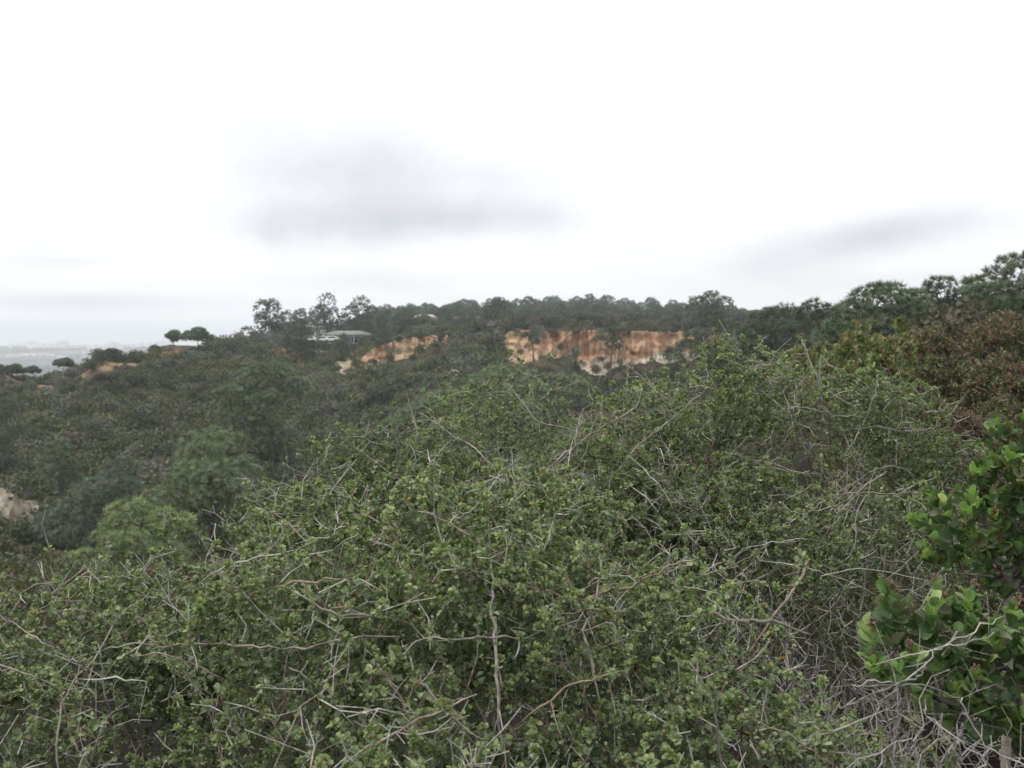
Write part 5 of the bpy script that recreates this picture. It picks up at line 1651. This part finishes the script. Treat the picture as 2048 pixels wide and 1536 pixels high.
def lemonade(label, ells, ntip, g, lsz):
    c0 = np.mean([e[:2] for e in ells], axis=0)
    o = thing('lemonade_berry_bush', label, 'bush', (c0[0], c0[1], gz1(*c0)), 'glossy round leaved bushes at the frame edge')
    tips = bush_nodes(ells, ntip * 6, g, 0.30, 0.04)
    keep = [0]
    for i in range(1, len(tips)):                      # spread the shoot tips evenly
        if np.min(np.linalg.norm(tips[keep] - tips[i], axis=1)) > 0.045:
            keep.append(i)
        if len(keep) >= ntip:
            break
    tips = tips[keep]
    c3 = np.mean([e[:3] for e in ells], axis=0)
    mid = tips * 0.6 + c3 * 0.4 - np.array([0, 0, 0.06]) + g.normal(size=tips.shape) * 0.03
    rts = np.array([(c3[0] + g.normal() * 0.06, c3[1] + 0.1 + g.normal() * 0.06, gz1(c3[0], c3[1]) - 0.02) for _ in range(4)])
    nodes = np.concatenate([mid, tips])
    org = np.array(o.location)
    Pt, par, cnt, r = twig_tree('lemonade', nodes, rts, 0.4, o, M_BRANCH, M_BRANCH, 0.0026, 0.42, 0.006, 14, 0.013)
    var = {}
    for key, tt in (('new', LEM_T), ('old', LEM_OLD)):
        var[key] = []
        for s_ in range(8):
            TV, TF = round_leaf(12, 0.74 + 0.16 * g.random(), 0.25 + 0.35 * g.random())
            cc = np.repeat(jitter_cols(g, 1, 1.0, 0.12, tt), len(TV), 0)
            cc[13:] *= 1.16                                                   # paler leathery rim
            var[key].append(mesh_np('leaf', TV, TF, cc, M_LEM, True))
    rows = []
    for t_ in range(len(tips)):
        ax = unit(unit(tips[t_] - c3) * 0.55 + np.array([0, 0, 0.9]) + 0.2 * g.normal(size=3))
        nl = int(g.integers(8, 13))
        h = unit(np.cross(ax, [0.3, 0.5, 0.1]))
        h2 = np.cross(ax, h)
        for j in range(nl):
            a_ = j * 2.4 + g.random() * 0.5
            lift = j / nl                                                    # 0 low on the shoot, 1 at its tip
            rad_ = math.cos(a_) * h + math.sin(a_) * h2
            up_ = 0.8 + 1.1 * lift
            dirv = unit(rad_ * 0.75 + ax * up_ + 0.18 * g.normal(size=3))
            nrm = unit(ax * (0.9 - 0.2 * lift) - rad_ * up_ * 0.9 + 0.25 * g.normal(size=3))
            pos = tips[t_] + ax * (-0.055 + 0.055 * lift) + rad_ * 0.004
            rows.append((pos, nrm, dirv, lsz * (1.05 - 0.35 * lift) * (0.85 + 0.3 * g.random()), lift, t_))
    # older, darker leaves along the stems inside
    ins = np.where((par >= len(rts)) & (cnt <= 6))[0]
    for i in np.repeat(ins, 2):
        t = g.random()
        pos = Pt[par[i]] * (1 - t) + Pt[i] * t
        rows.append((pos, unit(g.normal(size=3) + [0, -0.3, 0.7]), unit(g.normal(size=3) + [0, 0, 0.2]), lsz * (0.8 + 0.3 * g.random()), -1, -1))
    pos = np.array([q[0] for q in rows]); nrm = np.array([q[1] for q in rows]); dr = np.array([q[2] for q in rows]); sc = np.array([q[3] for q in rows])
    R = orient(nrm, dr)
    d = np.linalg.norm(pos - np.array([0, 0, EYE]), axis=1)
    pu, pv = proj(pos)
    score = sc / d * ((pu > -20) & (pu < 2068) & (pv < 1556)) * np.where(inside(ells, pos) > 0.7, 1, 0.3)
    order = np.argsort(-score)
    rest = []
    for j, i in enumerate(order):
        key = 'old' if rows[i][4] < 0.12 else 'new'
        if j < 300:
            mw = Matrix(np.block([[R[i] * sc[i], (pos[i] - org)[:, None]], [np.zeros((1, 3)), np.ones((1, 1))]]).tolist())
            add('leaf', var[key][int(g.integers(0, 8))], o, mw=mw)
        else:
            rest.append(i)
    if rest:
        rest = np.array(rest)
        tv = round_leaf(10, 0.8, 0.4)
        LV, LF = scatter(tv, pos[rest] - org, R[rest], sc[rest])
        cc = jitter_cols(g, len(rest), 1.0, 0.15, LEM_OLD)
        lo = add('foliage', mesh_np('foliage', LV, LF, np.repeat(cc, len(tv[0]), 0), M_LEM, True), o)
        lo['kind'] = 'stuff'
    # flower bud clusters
    ico = unit(np.array([(1, 0, 0), (-1, 0, 0), (0, 1, 0), (0, -1, 0), (0, 0, 1), (0, 0, -1.0)]))
    icf = np.array([(0, 2, 4), (2, 1, 4), (1, 3, 4), (3, 0, 4), (2, 0, 5), (1, 2, 5), (3, 1, 5), (0, 3, 5)])
    bm = []
    for s_ in range(4):
        n_ = 14
        bp = unit(g.normal(size=(n_, 3)) + [0, 0, 0.4]) * (0.003 + 0.006 * g.random((n_, 1))) * np.array([1, 1, 1.5])
        v_, f_ = scatter((ico, icf), bp, np.repeat(np.eye(3)[None], n_, 0), 0.0022 + 0.0012 * g.random(n_))
        bm.append(mesh_np('bud_cluster', v_, f_, None, M_BUD, True))
    for t_ in range(len(tips)):
        if g.random() < 0.4:
            add('bud_cluster', bm[t_ % 4], o, loc=tips[t_] - org + np.array([0, -0.006, 0.012]) + 0.006 * g.normal(size=3))
    return o


g = np.random.default_rng(400)
lemonade('lower glossy bush with round bright leaves and reddish buds above the dead twigs',
         [tuple(P(1885, 1300, 2.0)) + (0.13, 0.14, 0.12), tuple(P(1810, 1275, 1.98)) + (0.085, 0.1, 0.10), tuple(P(2010, 1330, 2.0)) + (0.15, 0.14, 0.13), tuple(P(2110, 1360, 2.05)) + (0.12, 0.12, 0.13)], 74, g, 0.0335)
lemonade('upper glossy bush with round bright leaves against the frame edge',
         [tuple(P(2010, 1010, 2.5)) + (0.17, 0.16, 0.13), tuple(P(1900, 1050, 2.5)) + (0.075, 0.09, 0.10), tuple(P(2040, 900, 2.5)) + (0.10, 0.10, 0.10), tuple(P(2050, 1125, 2.55)) + (0.13, 0.13, 0.09), tuple(P(2130, 1000, 2.5)) + (0.15, 0.15, 0.22)], 86, g, 0.0335)

# long pale stems in front of the glossy bushes
hp = [o for o in bpy.data.objects if o.name.startswith('dead_thicket')]
for uv, Y, r0, r1, m in (
        ([(1608, 1134), (1660, 1152), (1712, 1168), (1752, 1192)], 2.45, 0.0032, 0.003, M_PALE),
        ([(1640, 1152), (1720, 1137), (1840, 1158), (1880, 1190), (1925, 1210)], 2.4, 0.003, 0.0034, M_PALE),
        ([(1675, 1200), (1700, 1160), (1735, 1118)], 2.4, 0.0035, 0.002, M_DEAD),
        ([(1672, 1040), (1690, 1010), (1745, 960)], 2.9, 0.006, 0.004, M_DEAD),
        ([(1840, 1215), (1880, 1150), (1925, 1080)], [2.6, 2.65, 2.7], 0.007, 0.005, M_DEAD)):
    stick(hp[0], uv, Y, r0 * 0.8, r1 * 0.8, m, g, spurs=2)
for uv, Y, r0, r1, m in (
        ([(1700, 1372), (1750, 1362), (1800, 1365), (1850, 1330), (1880, 1295), (1950, 1260)], [1.68, 1.68, 1.68, 1.7, 1.7, 1.72], 0.003, 0.0038, M_PALE),
        ([(1880, 1295), (1930, 1285), (1990, 1265)], 1.7, 0.0045, 0.002, M_PALE),
        ([(1800, 1365), (1835, 1350), (1850, 1335)], 1.68, 0.006, 0.004, M_DEAD),
        ([(1800, 1368), (1850, 1370), (1920, 1395), (1990, 1365)], 1.66, 0.0045, 0.0025, M_DEAD),
        ([(1920, 1395), (1940, 1440), (1985, 1500), (2060, 1540)], 1.63, 0.0045, 0.005, M_PALE),
        ([(1850, 1400), (1855, 1430), (1915, 1480), (1960, 1510)], 1.63, 0.004, 0.0045, M_PALE),
        ([(1795, 1375), (1800, 1420), (1790, 1480)], 1.65, 0.004, 0.003, M_DEAD),
        ([(1605, 1485), (1640, 1475), (1675, 1460)], 1.65, 0.005, 0.007, M_BRANCH),
        ([(1700, 1530), (1760, 1500), (1830, 1470)], 1.6, 0.004, 0.0035, M_DEAD),
        ([(1600, 1485), (1650, 1520), (1700, 1550)], 1.63, 0.004, 0.003, M_PINK)):
    stick(hp[1], uv, Y, r0 * 0.75, r1 * 0.75, m, g, spurs=4)

# ------------------------------------------------------------------ haze in the air
mh = bpy.data.materials.new('haze_air')
mh.use_nodes = True
mh.node_tree.nodes.clear()
th_ = NT(mh.node_tree)
pv_ = th_.n('ShaderNodeVolumePrincipled')
pv_.inputs['Color'].default_value = (0.90, 0.95, 1.0, 1)
pv_.inputs['Density'].default_value = 0.00036
pv_.inputs['Anisotropy'].default_value = 0.5
om = th_.n('ShaderNodeOutputMaterial')
th_.link(pv_.outputs[0], om.inputs['Volume'])
hz = boxes('haze', [(-5300, 5300, -5300, 5300, -140, 46)], mh)
hz['kind'] = 'stuff'
